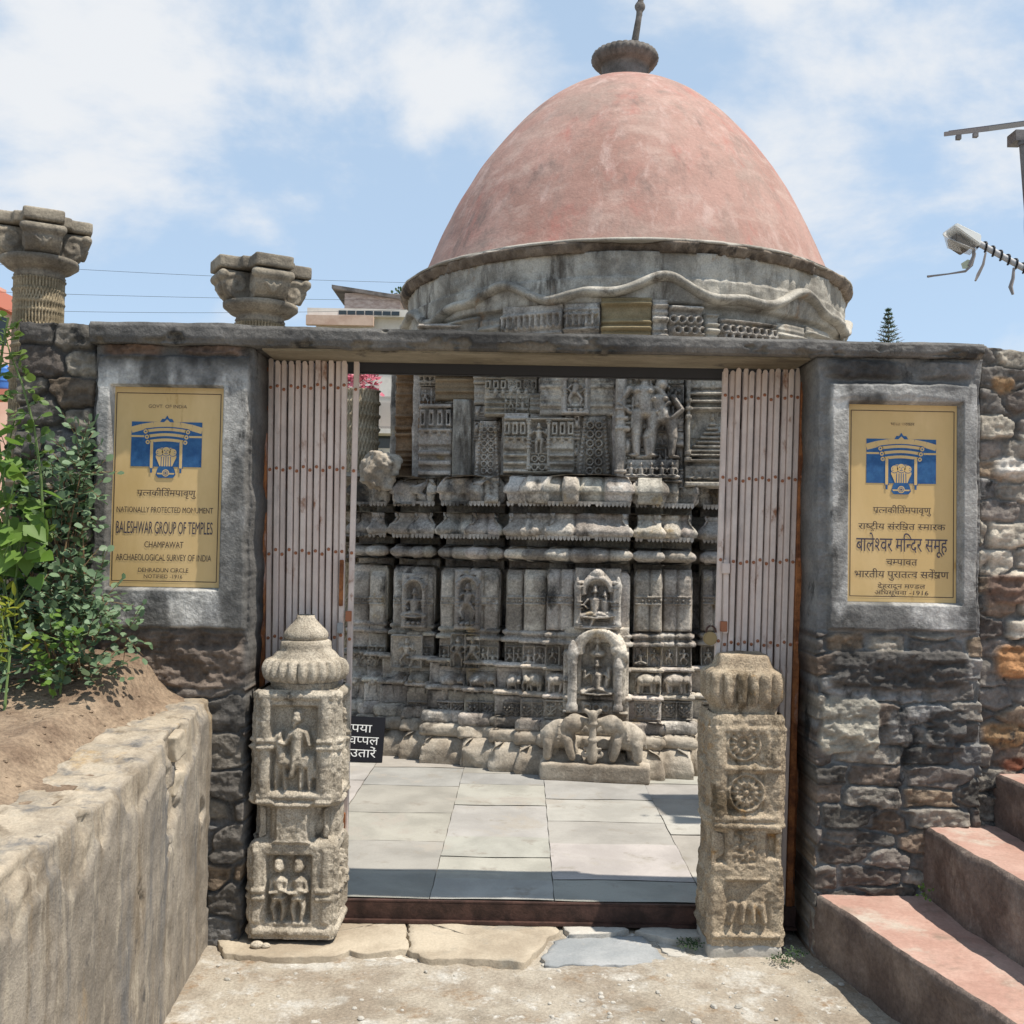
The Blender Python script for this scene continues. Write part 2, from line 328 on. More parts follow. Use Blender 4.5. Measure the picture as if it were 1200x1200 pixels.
M['ledge'] = stone('sandy_plaster', (.78, .77, .76), (1.15, 1.14, 1.12), 4.2, .22, .5, .93, fine=110, tint=True, stain=[((.20, .16, .115), .34, 11, (1, 1, .13), .03), ((.36, .23, .09), .10, 3.2, (1, 1, .3), .03), ((.15, .145, .14), .34, 7.1, (1, 1, .16), .04), ((.38, .33, .26), .28, 17, (1, 1, .16), .02), ((.11, .10, .09), .10, 14, (1, 1, .5))])
M['tread'] = stone('red_oxide_cement', (.375, .225, .18), (.47, .32, .265), 3, .15, .3, .85, fine=70, stain=[((.44, .38, .32), .30, 4, (1, 1, 1), .03), ((.27, .19, .15), .22, 6, (1, 1, 1), .03)])
M['riser'] = stone('dull_cement', (.115, .085, .072), (.24, .19, .16), 4, .3, .8, .9, fine=60, stain=[((.30, .25, .21), .16, 5, (1, 1, .5))])
M['bar'] = stone('pink_grey_paint', (.61, .50, .44), (.70, .595, .53), 5, .06, .08, .5, fine=40, stain=[((.27, .12, .06), .14, 9, (1, 1, .5), .01), ((.40, .34, .31), .2, 3, (1, 1, .3), .04)])
M['rust'] = stone('rusty_iron', (.14, .05, .022), (.36, .14, .05), 14, .3, .3, .8, stain=[((.40, .30, .27), .2, 8, (1, 1, .25))])
M['rivet'] = plain('rivet_rust', (.33, .13, .065), .6)
M['iron'] = stone('brown_iron', (.035, .02, .016), (.085, .045, .035), 10, .25, .2, .55)
M['black'] = plain('dark_iron', (.012, .011, .012), .6)
M['slabtan'] = stone('tan_slab', (.31, .255, .19), (.45, .385, .295), 3, .15, .4, .9, stain=[((.30, .27, .22), .2, 5, (1, 1, 1))])
M['slabblue'] = stone('blue_slab', (.25, .262, .268), (.35, .355, .355), 4, .12, .3, .8, stain=[((.40, .36, .30), .18, 5, (1, 1, 1))])
M['slabpale'] = stone('pale_slab', (.36, .34, .30), (.50, .47, .42), 5, .15, .4, .9)
M['sign'] = stone('yellow_enamel', (.58, .40, .175), (.66, .47, .23), 4, .02, .02, .45, fine=30, stretch=(1, 1, .4), stain=[((.42, .26, .09), .05, 9, (1, 1, .3))])
M['ink'] = plain('black_paint', (.045, .032, .03), .6)
M['blueink'] = stone('blue_paint', (.022, .085, .22), (.035, .12, .27), 30, .12, .05, .55)
M['purple'] = plain('violet_paint', (.30, .12, .25), .6)
# ------------------------------------------------------------------ lettering (flat painted characters)
_gl = {}
def glyph(ch):
    if ch not in _gl:
        def geo(sx, want):
            c = bpy.data.curves.new('lettering', 'FONT'); c.body = sx; c.size = 1; c.resolution_u = 3
            o = bpy.data.objects.new('lettering', c); SC.collection.objects.link(o); bpy.context.view_layer.update()
            me = o.to_mesh(); v = [(q.co.x, q.co.y) for q in me.vertices]; f = [tuple(p.vertices) for p in me.polygons]
            o.to_mesh_clear(); bpy.data.objects.remove(o); bpy.data.curves.remove(c); return v, f
        v, f = geo(ch, 1); bar = max(q[0] for q in geo('MMM', 0)[0]); adv = max(q[0] for q in geo(ch + 'MMM', 0)[0]) - bar
        _gl[ch] = (v, f, adv)
    return _gl[ch]
def clip_right(v, f, xc):
    bm = bmesh.new(); bv = [bm.verts.new((x, y, 0)) for x, y in v]
    for q in f:
        try: bm.faces.new([bv[i] for i in q])
        except ValueError: pass
    bmesh.ops.bisect_plane(bm, geom=list(bm.verts) + list(bm.edges) + list(bm.faces), plane_co=(xc, 0, 0), plane_no=(1, 0, 0), clear_outer=True)
    bm.verts.index_update(); r = ([(q.co.x, q.co.y) for q in bm.verts], [tuple(x.index for x in p.verts) for p in bm.faces]); bm.free(); return r
HL = .62
def stroke(pts, t):
    v = []; f = []
    for (a, b), (c, d) in zip(pts, pts[1:]):
        n = math.hypot(c - a, d - b) or 1; ox, oy = -(d - b) / n * t / 2, (c - a) / n * t / 2; k = len(v)
        v += [(a + ox, b + oy), (a - ox, b - oy), (c - ox, d - oy), (c + ox, d + oy)]; f.append((k, k + 1, k + 2, k + 3))
    return v, f
def arc(cx, cy, rx, ry, a0, a1, n=10): return [(cx + rx * math.cos(a0 + (a1 - a0) * i / n), cy + ry * math.sin(a0 + (a1 - a0) * i / n)) for i in range(n + 1)]
def word(tokens):
    """shape one line: '/' halves the letter before it, '<' and 'v' add ra below, '^' adds ra above, 'K' is the ksha letter"""
    V = []; Fc = []; x = 0; last = 0
    def put(v, f, ox):
        k = len(V); V.extend((a + ox, b) for a, b in v); Fc.extend(tuple(i + k for i in q) for q in f)
    top = max(q[1] for q in glyph('प')[0])
    i = 0
    while i < len(tokens):
        ch = tokens[i]; nx = tokens[i + 1] if i + 1 < len(tokens) else ''
        if ch == '_': x += .27
        elif ch == '<': put(*stroke([(x - .13, .13), (x - .33, -.02)], .06), 0)
        elif ch == 'v': put(*stroke([(x - .40, -.17), (x - .27, -.05), (x - .14, -.17)], .055), 0)
        elif ch == '^': put(*stroke(arc(x - .10, top + .10, .13, .12, 2.6, -.5) , .06), 0)
        elif ch == 'K':
            put(*stroke([(-.01, top - .03), (.60, top - .03)], .07), x); put(*stroke([(.46, top), (.46, 0)], .08), x)
            put(*stroke([(.22, top), (.22, top - .12)] + arc(.20, top - .24, .13, .12, 1.4, 4.6) + arc(.22, .16, .15, .13, 1.6, -2.9) + [(.12, .02)], .07), x)
            put(*stroke([(.30, .27), (.46, .30)], .07), x); x += .60
        else:
            v, f, adv = glyph(ch)
            if nx == '/':
                mxx = max(q[0] for q in v); xs = [q[0] for q in v if q[1] < .12 * top + .02]; stem = (max(xs) if xs else mxx) - .088
                v2, f2 = clip_right(v, f, stem); put(v2, f2, x); x += stem - .012; i += 1
            else: put(v, f, x); x += adv
        i += 1
    return V, Fc, x
def line_mesh(tokens, w, h, dev):
    V, Fc, x = word(tokens) if dev else word(list(tokens.replace(' ', '_')))
    xs = [q[0] for q in V]; ys = [q[1] for q in V]; x0, x1 = min(xs), max(xs)
    top = max(q[1] for q in glyph('प' if dev else 'H')[0])
    return [((a - (x0 + x1) / 2) * w / (x1 - x0), b * h / top) for a, b in V], Fc
# ------------------------------------------------------------------ ground, court, soil
def grid(name, xs, ys, zf, mat, parent=None, tint=None):
    X, Y = np.meshgrid(xs, ys); Zz = zf(X, Y); nz, nx = X.shape; i = np.arange(nz * nx).reshape(nz, nx)
    return mesh_np(name, np.stack([X, Y, Zz], -1).reshape(-1, 3), np.stack([i[:-1, :-1], i[:-1, 1:], i[1:, 1:], i[1:, :-1]], -1).reshape(-1, 4), mat, parent)
GZ = -.108
def gz(x, y):
    far = sst(17, 60, y); edge = sst(-1.6, -1.2, x) * 0
    near = np.where((y > 1) & (y < 5), .012 * fbm(x * 3, y * 3, 0, 3, 5) + .006 * fbm(x * 16, y * 16, 0, 2, 8), 0)
    return GZ + near + far * 5.0 + np.maximum(0, y - 60) * .02
xs = np.concatenate([np.linspace(-400, -8, 24), np.linspace(-6, -1.5, 10), np.linspace(-1.4, 2.4, 170), np.linspace(3, 8, 8), np.linspace(12, 400, 24)])
ys = np.concatenate([np.linspace(-60, 0, 10), np.linspace(1, 4.62, 170), np.linspace(5, 16, 8), np.linspace(17, 100, 40), np.linspace(120, 900, 14)])
tag(grid('ground', xs, ys[ys < 17.5], gz, M['ground']), kind='structure')
M['scrub'] = stone('dry_hill_scrub', (.10, .105, .05), (.27, .225, .14), .12, .35, .6, .95, fine=3, stain=[((.055, .075, .03), .36, .5, (1, 1, 1), .03)], bdist=.1)
tag(grid('hillside', xs, ys[ys > 16.5], lambda x, y: gz(x, y) - .002, M['scrub']), kind='structure')
def paving():
    V = []; Q = []; Tn = []; r = random.Random(3)
    cols = [-7, -5.6, -4.4, -3.3, -2.4, -1.6, -.97, -.335, .225, .905, 1.55, 2.3, 3.2, 4.2, 5.4, 7]
    for a, b in zip(cols, cols[1:]):
        y = 4.645
        first = True
        while y < 14:
            d = r.uniform(.30, .68) if not first else r.uniform(.25, .6); first = False
            lean = (lambda yy: 0.012 * (yy - 5)); g = .0017; x0, x1, y0, y1 = a + g, b - g, y + g, y + d - g; zt = r.uniform(-.003, .003)
            if not (0.1 < y < 20): pass
            nx = max(2, int((x1 - x0) / .08)); ny = max(2, int((y1 - y0) / .08)); k = len(V); c = r.uniform(.84, 1.10); t = (c * r.uniform(.98, 1.05), c, c * r.uniform(.93, 1.03))
            for j in range(ny + 1):
                for i in range(nx + 1):
                    xx = x0 + (x1 - x0) * i / nx; yy = y0 + (y1 - y0) * j / ny
                    if i in (0, nx): xx += .0018 * math.sin(yy * 23 + a * 9)
                    if j in (0, ny): yy += .0018 * math.sin(xx * 21 + y * 5)
                    V.append((xx + .012 * (yy - 5) * (1 if xx < .3 else .6), yy, zt + .002 * math.sin(xx * 9 + yy * 7))); Tn.append(t)
            for j in range(ny):
                for i in range(nx): q = k + j * (nx + 1) + i; Q.append((q, q + 1, q + nx + 2, q + nx + 1))
            y += d
    k = len(V); V += [(-7, 4.62, -.012), (7, 4.62, -.012), (7, 14, -.012), (-7, 14, -.012)]; Q.append((k, k + 1, k + 2, k + 3)); Tn += [(.62, .58, .53)] * 4
    k = len(V); V += [(-1.2, 4.62, -.10), (1.3, 4.62, -.10), (1.3, 4.62, -.008), (-1.2, 4.62, -.008)]; Q.append((k, k + 1, k + 2, k + 3)); Tn += [(.3, .3, .3)] * 4
    tag(mesh_np('courtyard_paving', V, Q, M['paving'], smooth=False, tint=np.array(Tn)), kind='structure')
paving()
def soil_z(x, y):
    u = np.clip((-1.25 - x) / .35, 0, 1); top = np.interp(y, [1, 2.2, 2.8, 3.5, 4.33], [.735, .765, .825, .855, .925])
    return top - .012 + .10 * sst(.5, 1.0, u) * sst(2.4, 3.4, y) + .10 * sst(3.75, 4.2, y) * sst(.25, .9, u) + (.02 * fbm(x * 5, y * 5, 0, 3, 2) + .010 * fbm(x * 22, y * 22, 0, 3, 4)) * (.35 + .65 * u)
tag(grid('soil', np.linspace(-4.5, -1.31, 150), np.linspace(.6, 4.40, 180), soil_z, M['soil']), kind='structure')
# retaining wall: plastered face towards the path, rough sandy top
def retaining():
    yv = np.linspace(.6, 4.34, 300); f = F(3.74, 1.10, .012)
    xf = lambda y: np.interp(y, [.6, 3.3, 4.34], [-1.10, -1.165, -1.245])
    # cross profile swept along y: inner top, top, rounded shoulder, face, foot
    V = []; ny = len(yv); top = np.interp(yv, [.6, 1, 2.2, 2.8, 3.5, 4.1, 4.34], [.735, .735, .765, .825, .855, .905, .925]); top = top + .012 * fbm(yv * 3, 0, 0, 3, 3)
    prof = [(-.30, -.01)] + [(-.30 + .30 * t, 0) for t in np.linspace(.1, .86, 14)] + [(-.022, -.006), (-.010, -.018), (-.003, -.034), (0, -.055)] + [(0, -t) for t in np.linspace(.075, 1.12, 70)]
    pr = np.array(prof); k = len(pr); Y = np.repeat(yv[:, None], k, 1); X = xf(yv)[:, None] + pr[:, 0][None]; Zt = top[:, None] + pr[:, 1][None]
    face = sst(-.05, -.0, pr[:, 0])[None]; n = fbm(Y * 6, Zt * 6, 0, 4, 9); n2 = fbm(Y * 24, Zt * 24, X * 20, 3, 19)
    lost = sst(.06, .22, n + .9 * np.exp(-((Y - 3.83) / .16) ** 2 - ((Zt - .74) / .14) ** 2) + .75 * sst(-.14, .0, pr[:, 1])[None] * (fbm(Y * 5, 0, 0, 4, 31) + .35) - .42)
    X = X + face * (.008 * n + .004 * n2 - .028 * lost); Zt = Zt + (1 - face) * (.03 * n + .012 * n2) - .0 * face
    bd = .05 + .20 * np.maximum(0, fbm(yv * 3.2, 0, 0, 3, 35)) + .05 * fbm(yv * 13, 0, 0, 3, 36); dep = -pr[:, 1]; above = sst(.010, -.010, dep[None] - bd[:, None]) * sst(.0, .03, dep)[None]; X = X - face * above * (.016 + .010 * n2)
    Zt = np.maximum(Zt, GZ - .03); V = np.stack([X, Y, Zt], -1).reshape(-1, 3); i = np.arange(ny * k).reshape(ny, k)
    kk = np.clip(np.maximum(1 - face * np.ones_like(Y), sst(.1, .5, lost)) + above, 0, 1)[..., None]; tn = (1 - kk) * np.array((.285, .25, .207)) * (1 + .3 * n[..., None]) + kk * np.array((.365, .31, .24)) * (1 + .25 * n2[..., None])
    Q = np.stack([i[:-1, :-1], i[1:, :-1], i[1:, 1:], i[:-1, 1:]], -1).reshape(-1, 4)[:, ::-1]
    o = mesh_np('retaining_wall', V, Q, M['ledge'], tint=tn.reshape(-1, 3))
    tag(o, 'low plastered retaining wall with a sandy crumbled top holding the soil bed', 'retaining wall')
    for k, (px, py, sy, sz) in enumerate(((207, 874, .055, .05), (211, 918, .05, .045))):
        c = P(px, py, 3.83); c.x = -1.262; rock('exposed_stone', c, (.05, sy, sz), Matrix.Rotation(.15 - .3 * k, 3, 'X'), M['slabtan'], o, .009, .010, k + 3)
retaining()
# stones lying before the threshold
def slab(pts, z0, z1, mat, label, seed):
    """an irregular flat stone: outline in the photograph's ground plane, rough top, broken edge"""
    poly = []
    for px, py in pts:
        d0 = 4.4
        for _ in range(12):
            q = P(px, py, d0); d0 *= (EYE - z1) / max(.2, EYE - q.z)
        poly.append(P(px, py, d0))
    r = random.Random(seed); P2 = []
    for a, b in zip(poly, poly[1:] + poly[:1]):
        k = max(2, int((b - a).length / .025))
        for t in range(k):
            q = a.lerp(b, t / k); P2.append((q.x + r.uniform(-.009, .009), q.y + r.uniform(-.009, .009)))
    cx = sum(p[0] for p in P2) / len(P2); cy = sum(p[1] for p in P2) / len(P2); V = []; n = len(P2); rings = [(1.0, z0), (1.0, z1 - .004), (.993, z1)] + [(t, z1) for t in np.linspace(.9, .1, 9)]
    for s, z in rings:
        for x, y in P2: V.append((cx + (x - cx) * s, cy + (y - cy) * s, z))
    V = np.array(V); nn = fbm(V[:, 0] * 9, V[:, 1] * 9, 0, 4, seed) * .009; V[n:, 2] += nn[n:]
    i = np.arange(len(rings) - 1)[:, None]; j = np.arange(n)[None]; Q = np.stack([i * n + j, i * n + (j + 1) % n, (i + 1) * n + (j + 1) % n, (i + 1) * n + j], -1).reshape(-1, 4)
    o = mesh_np('paving_stone', V, Q, mat, ngons=[[(len(rings) - 1) * n + k for k in range(n)]])
    return tag(o, label, 'stone slab', 'loose stone slabs before the threshold')
ST = -.085
slab([(256, 1102), (262, 1085), (300, 1078), (405, 1076), (474, 1076), (478, 1112), (430, 1116), (408, 1113), (400, 1118), (330, 1122), (262, 1116)], -.16, ST, M['slabtan'], 'tan stone slab under the carved pillar with the finial cap', 1)
slab([(478, 1077), (560, 1079), (650, 1080), (655, 1092), (640, 1098), (633, 1110), (612, 1128), (560, 1124), (500, 1122), (480, 1112)], -.16, ST + .002, M['slabtan'], 'tan stone slab with a broken front edge in the middle of the threshold', 2)
slab([(650, 1102), (668, 1096), (752, 1097), (765, 1108), (782, 1124), (720, 1131), (640, 1130), (636, 1122)], -.16, ST - .012, M['slabblue'], 'blue grey slab lying before the gate track', 3)
slab([(660, 1083), (720, 1082), (735, 1088), (712, 1094), (668, 1094)], -.16, ST + .004, M['slabpale'], 'small pale broken slab between the blue slab and the gate track', 4)
slab([(752, 1083), (818, 1083), (822, 1098), (790, 1101), (745, 1091)], -.16, ST + .002, M['slabpale'], 'pale cracked slab beside the tan pillar foot', 5)
slab([(768, 1106), (800, 1104), (806, 1118), (785, 1122)], -.16, ST - .02, M['slabpale'], 'small grey chip between the blue slab and the tan pillar', 6)
slab([(408, 1118), (440, 1115), (478, 1117), (500, 1125), (470, 1129), (412, 1126)], -.16, ST - .03, M['slabpale'], 'narrow grey slab sunk in the ground below the two tan slabs', 7)
mb = MB(); r = random.Random(9)
for k in range(170):
    x = r.uniform(.15, 1.35) if k < 110 else r.uniform(-1.15, .6); y = r.uniform(3.35, 4.25); z = GZ + float(.012 * fbm(x * 3, y * 3, 0, 3, 5)); s = r.uniform(.004, .014) * (1.5 if k % 17 == 0 else 1)
    ellipsoid(mb, (x, y, z + s * .1), (s, s * r.uniform(.6, 1), s * .5), Matrix.Rotation(r.uniform(0, 3), 3, 'Z'), 7, 4)
tag(mb.build('gravel', M['slabpale'], smooth=True), kind='stuff')
mb = MB(); r = random.Random(19)
for k in range(260):
    x = r.uniform(-2.3, -1.36); y = r.uniform(2.0, 4.1); z = float(soil_z(np.array(x), np.array(y))); s = r.uniform(.004, .013) * (1.9 if k % 23 == 0 else 1)
    ellipsoid(mb, (x, y, z + s * .15), (s, s * r.uniform(.6, 1), s * .6), Matrix.Rotation(r.uniform(0, 3), 3, 'Z'), 7, 4)
tag(mb.build('soil_clods', M['soil'], smooth=True), kind='stuff')
# ------------------------------------------------------------------ the entrance wall
WD = 4.35
entr = empty('entrance_wall', (0, WD, 0), 'old stone and plaster wall with a wide gateway under a concrete lintel', 'wall')
def wx(px, py=700): return P(px, py, WD).x
def wz(px, py): return P(px, py, WD).z
TN = dict(plaster=(.20, .20, .205), dark=(.045, .043, .042), mortar=(.23, .225, .215), pale=(.38, .35, .29), grey=(.20, .19, .18), brown=(.17, .105, .07), tan=(.34, .22, .12), orange=(.36, .19, .09), red=(.22, .085, .05), white=(.50, .47, .43), soot=(.075, .07, .066))
def cells(X, Z, sx, sz, seed):
    """packed stones: for each point the stone it belongs to and how far it lies inside the joint"""
    gx, gz = X / sx, Z / sz; ix, iz = np.floor(gx), np.floor(gz); d1 = np.full(X.shape, 9.); d2 = d1.copy(); i1 = np.zeros(X.shape)
    for a in (-1, 0, 1):
        for b in (-1, 0, 1):
            cx, cz = ix + a, iz + b; off = .5 * (np.mod(cz, 2)); px = cx + off + .18 + .64 * _h(cx, cz, cx * 0, seed); pz = cz + .25 + .5 * _h(cx, cz, cx * 0 + 1, seed + 1)
            d = np.maximum(np.abs(gx - px) * .95, np.abs(gz - pz)) * .75 + .25 * np.hypot(gx - px, gz - pz); m = d < d1; d2 = np.where(m, d1, np.minimum(d2, d)); i1 = np.where(m, _h(cx, cz, cx * 0 + 2, seed + 2), i1); d1 = np.where(m, d, d1)
    return d2 - d1, i1
PAL = np.array([(.085, .078, .07), (.12, .11, .10), (.16, .14, .125), (.20, .18, .155), (.14, .105, .08), (.15, .12, .098), (.24, .215, .18), (.10, .085, .075), (.30, .27, .225), (.17, .165, .16), (.18, .138, .10), (.13, .12, .11)])
def wall_piece(name, x0, x1, z0, z1, Y, stones, seed, base_tint, top_soot=.0, rough=.014, res=.006, topn=.0, extra=None, label=None, sidejag=0, pack=None):
    f = F(x1 - x0, z1 - z0, res); gxw = f.X + x0; gzw = f.Z + z0
    f.H = .008 * fbm(gxw * 4, gzw * 7, 0, 3, seed) + .005 * fbm(gxw * 14, gzw * 40, 0, 4, seed + 1) + .004 * fbm(gxw * 50, gzw * 50, 0, 2, seed + 2)
    tn = np.ones(f.X.shape + (3,)) * np.array(base_tint)
    nlo = fbm(gxw * 3, gzw * 3, 0, 4, seed + 5)[..., None]; tn = tn * (1 + .45 * nlo)
    wxn = .018 * fbm(gxw * 9, gzw * 9, 1, 3, seed + 7); wzn = .018 * fbm(gxw * 9, gzw * 9, 5, 3, seed + 8)
    if pack:
        sx, sz, zmax, dark = pack; wa = gxw + 1.6 * wxn; wb = gzw + 1.3 * wzn; gap, idn = cells(wa, wb, sx, sz, seed); k = sst(.03, .13, gap + .05 * fbm(gxw * 16, gzw * 16, 3, 3, seed + 15)) * sst(zmax + .01, zmax - .01, gzw)
        n1 = fbm(gxw * 12, gzw * 22, seed, 4, seed + 3); n2 = fbm(gxw * 44, gzw * 50, 0, 3, seed + 4); n3 = fbm(gxw * 6, gzw * 30, idn * 40, 4, seed + 13)
        f.H = f.H * (1 - k) + k * (.006 + .022 * _h(np.floor(idn * 9999), idn * 0, idn * 0, 5) + rough * (.45 * n1 + .45 * n2 + .65 * n3)) - .008 * (1 - k) * (gzw < zmax)
        c3 = PAL[(idn * 11.99).astype(int)] * (dark * 1.22) * (1 + .42 * n1[..., None] + .4 * n2[..., None] + .4 * n3[..., None]); tn = tn * (1 - k[..., None]) + k[..., None] * c3
    for (a, b, c, d, col, h, *rg) in stones:
        X = gxw + wxn - (a + b) / 2; Z = gzw + wzn - (c + d) / 2; hx, hz_ = (b - a) / 2, (d - c) / 2; p = rg[1] if len(rg) > 1 else 5
        e = 1 - ((np.abs(X) / hx) ** p + (np.abs(Z) / hz_) ** p) ** (1 / p); k = sst(0, min(.45, .02 / min(hx, hz_)), e)
        g = rg[0] if rg else 1; n1 = fbm(gxw * 13, gzw * 19, seed + a * 7, 4, seed + 3); n2 = fbm(gxw * 42, gzw * 48, 0, 3, seed + 4)
        n3 = fbm(gxw * 7, gzw * 34, seed + a * 3, 4, seed + 13); f.H = f.H * (1 - k) + k * (h * .8 + g * (rough * .45 * n1 + rough * .42 * n2 + rough * .75 * n3))
        c3 = np.array(TN[col] if isinstance(col, str) else col) * (1 + .35 * n1[..., None] + .35 * n2[..., None] + .35 * n3[..., None]); tn = tn * (1 - k[..., None]) + k[..., None] * c3
    if top_soot:
        s_ = sst(top_soot, top_soot + .5, (f.Z / f.h) + .25 * fbm(gxw * 3, gzw * 6, 0, 4, seed + 11))[..., None]; tn = tn * (1 - s_) + s_ * np.array(TN['dark'])
    if extra: extra(f, gxw, gzw, tn)
    wp = None
    if topn or sidejag:
        def wp(a, b):
            jag = topn * fbm(gxw * 6, 0, seed, 4, seed + 2) * (b / f.h) ** 10
            sj = sidejag * fbm(gzw * 7, 3, seed, 4, seed + 6); t = a / f.w
            return a + sj * (t ** 20 - (1 - t) ** 20), b + jag
    o = relief(name, (x0, Y, z0), (1, 0, 0), f, M['wall'], entr, .27, np.clip(tn, .01, .9), wp)
    if label: o['label'] = label
    return o
def st(px0, py0, px1, py1, col, h=.02, *rg): a = P(px0, py1, WD); b = P(px1, py0, WD); return (a.x, b.x, a.z, b.z, col, h, *rg)
LT = wz(700, 414)  # underside of the lintel
# right pier with its recessed panel
def frame(px0, py0, px1, py1, depth, board, lid):
    a = P(px0, py1, WD); b = P(px1, py0, WD); q = [P(*c, WD) for c in board]
    def ex(f, X, Z, tn):
        k = sst(0, .012, np.minimum(np.minimum(X - a.x, b.x - X), np.minimum(Z - a.z, b.z - Z)) + .006 * fbm(X * 20, Z * 20, 0, 3, 77))
        f.H = f.H * (1 - k) + k * (.030 + .35 * f.H)
        n = fbm(X * 4, Z * 4, 0, 4, 33)[..., None]; c = np.array((.34, .335, .325)) * (1 + .4 * n)
        up = sst(lid, lid + .10, Z + .05 * fbm(X * 8, Z * 5, 0, 3, 8))[..., None]; c = c * (1 - .80 * up)
        st_ = sst(.0, .30, fbm(X * 6, Z * 3.2, 0, 5, 91))[..., None]; c = c * (1 - .62 * st_); st2 = sst(.15, .3, fbm(X * 16, Z * 9, 0, 4, 92))[..., None]; c = c * (1 + .35 * st2)
        tn[...] = tn * (1 - k[..., None]) + k[..., None] * c
        bx0, bx1 = min(p.x for p in q) - .006, max(p.x for p in q) + .006; bz0, bz1 = min(p.z for p in q) - .006, max(p.z for p in q) + .006
        r_ = sst(0, .006, np.minimum(np.minimum(X - bx0, bx1 - X), np.minimum(Z - bz0, bz1 - Z))); f.H = f.H * (1 - r_) + r_ * (-.015)
        g = np.exp(-((np.minimum(np.minimum(X - bx0, bx1 - X), np.minimum(Z - bz0, bz1 - Z)) / .010) ** 2))[..., None]; tn[...] = tn * (1 - .0 * g)
    return ex
BR = [(993, 473), (1122, 476), (1120, 707), (993, 705)]
BL = [(134, 453), (263, 455), (257, 690), (127, 686)]
x0, x1 = wx(955), wx(1146)
stones = [st(957, 422, 1062, 446, 'soot', .035), st(1064, 422, 1142, 446, 'grey', .03), st(958, 448, 1140, 470, 'soot', .022, 1, 8), st(958, 762, 1140, 808, 'soot', .036, 1.7, 8), st(956, 814, 1030, 882, 'pale', .034, 1.4, 7), st(1036, 826, 1068, 874, 'grey', .026, 1.4), st(1078, 828, 1130, 882, (.10, .095, .09), .030, 2.2, 7)]
wall_piece('pier', x0, x1, GZ, LT - .002, WD - .02, stones, 11, (.22, .217, .212), .93, .018, .0055, extra=frame(966, 452, 1143, 738, .03, BR, wz(1050, 462)), label='right stone pier with a grey plaster frame round its board', sidejag=.014, pack=(.23, .088, wz(1050, 742), 1.0))
# right rubble wall
rs = [st(1160, 438, 1192, 462, 'tan', .03, 1.3, 4), st(1160, 536, 1206, 562, 'white', .04, 1.5, 4), st(1190, 506, 1236, 532, 'pale', .03, 1.3, 4), st(1153, 670, 1206, 708, (.17, .115, .09), .034, 1.3, 6), st(1162, 754, 1216, 796, 'orange', .048, 1.5, 3), st(1146, 846, 1206, 878, 'tan', .025, 1.3, 4), st(1172, 886, 1206, 906, 'red', .03, 1, 4)]
wall_piece('rubble_wall', x1 + .003, 3.6, GZ, wz(1170, 408), WD + .01, rs, 21, (.22, .205, .19), .95, .022, .008, topn=.035, label='right rubble wall of mixed stones set in grey mortar', pack=(.18, .095, 9, 1.2))
# left pier
x0, x1 = wx(104), wx(292)
stones = [st(116, 402, 200, 420, 'brown', .042, 1.5), st(204, 404, 298, 420, (.14, .10, .08), .036, 1.5), st(110, 738, 296, 806, (.15, .12, .10), .010, 1.6, 8)]
wall_piece('pier', x0, x1, GZ, LT - .002, WD, stones, 31, (.13, .125, .12), .92, .016, .0055, extra=frame(106, 418, 296, 735, .03, BL, wz(200, 440)), label='left plastered pier with a light worn edge round its board', sidejag=.018, pack=(.26, .13, wz(200, 806), .75))
# left rubble
ls = []
wall_piece('rubble_wall', wx(12), x0 - .003, GZ, wz(70, 380), WD + .01, ls, 41, (.07, .068, .065), .75, .022, .008, topn=.03, label='left rubble wall blackened by damp', sidejag=.02, pack=(.20, .12, 9, .8))
# lintel
def lintel():
    a = P(112, 380, WD); b = P(1146, 408, WD); zt0 = wz(130, 379); zt1 = wz(1140, 406); z0 = LT; f = F(b.x - a.x, zt0 - z0, .006)
    X = f.X + a.x; t = f.X / f.w; hh = (1 - t) * (zt0 - z0) + t * (zt1 - z0)
    n = fbm(X * 5, f.Z * 5, 0, 4, 51); chip = sst(.12, .3, fbm(X * 9, f.Z * 12, 0, 4, 52) - .55 * np.abs(f.Z / f.h - .12)) 
    f.H = .066 + .006 * n + .004 * fbm(X * 30, f.Z * 30, 0, 3, 53) - .018 * chip
    lo = sst(0, .03, f.Z); hi = sst(0, .02, f.h - f.Z); f.H = f.H - .012 * (1 - lo) - .012 * (1 - hi)
    tn = np.ones(f.X.shape + (3,)) * np.array((.135, .13, .125)); tn = tn * (1 + .5 * n[..., None]); s_ = sst(.0, .5, fbm(X * 2.5, f.Z * 7, 0, 4, 55) + .15)[..., None]; tn = tn * (1 - .62 * s_); tn = tn * (1 - chip[..., None]) + chip[..., None] * np.array((.24, .22, .19)) * .7
    o = relief('lintel', (a.x, WD, z0), (1, 0, 0), f, M['wall'], entr, .27, tn, lambda A, B: (A, B / f.h * hh + .008 * fbm(X * 4, 0, 0, 3, 56) * (B / f.h) ** 4 - .012 * np.maximum(0, fbm(X * 7, 0, 0, 4, 57)) * (1 - B / f.h) ** 4))
    o['label'] = 'grey concrete lintel slab with chipped lower edge'
    mb = MB(); mb.box(((a.x + b.x) / 2 , WD + .135, LT - .006), (abs(wx(948) - wx(300)) / 2 + .0, .13, .0045)); m = stone('lintel_soffit', (.15, .125, .085), (.30, .265, .20), 3, .2, .3, stretch=(.4, 1, 1), stain=[((.08, .07, .06), .15, 4, (1, 1, 1))])
    q = mb.build('soffit', m, entr)
lintel()
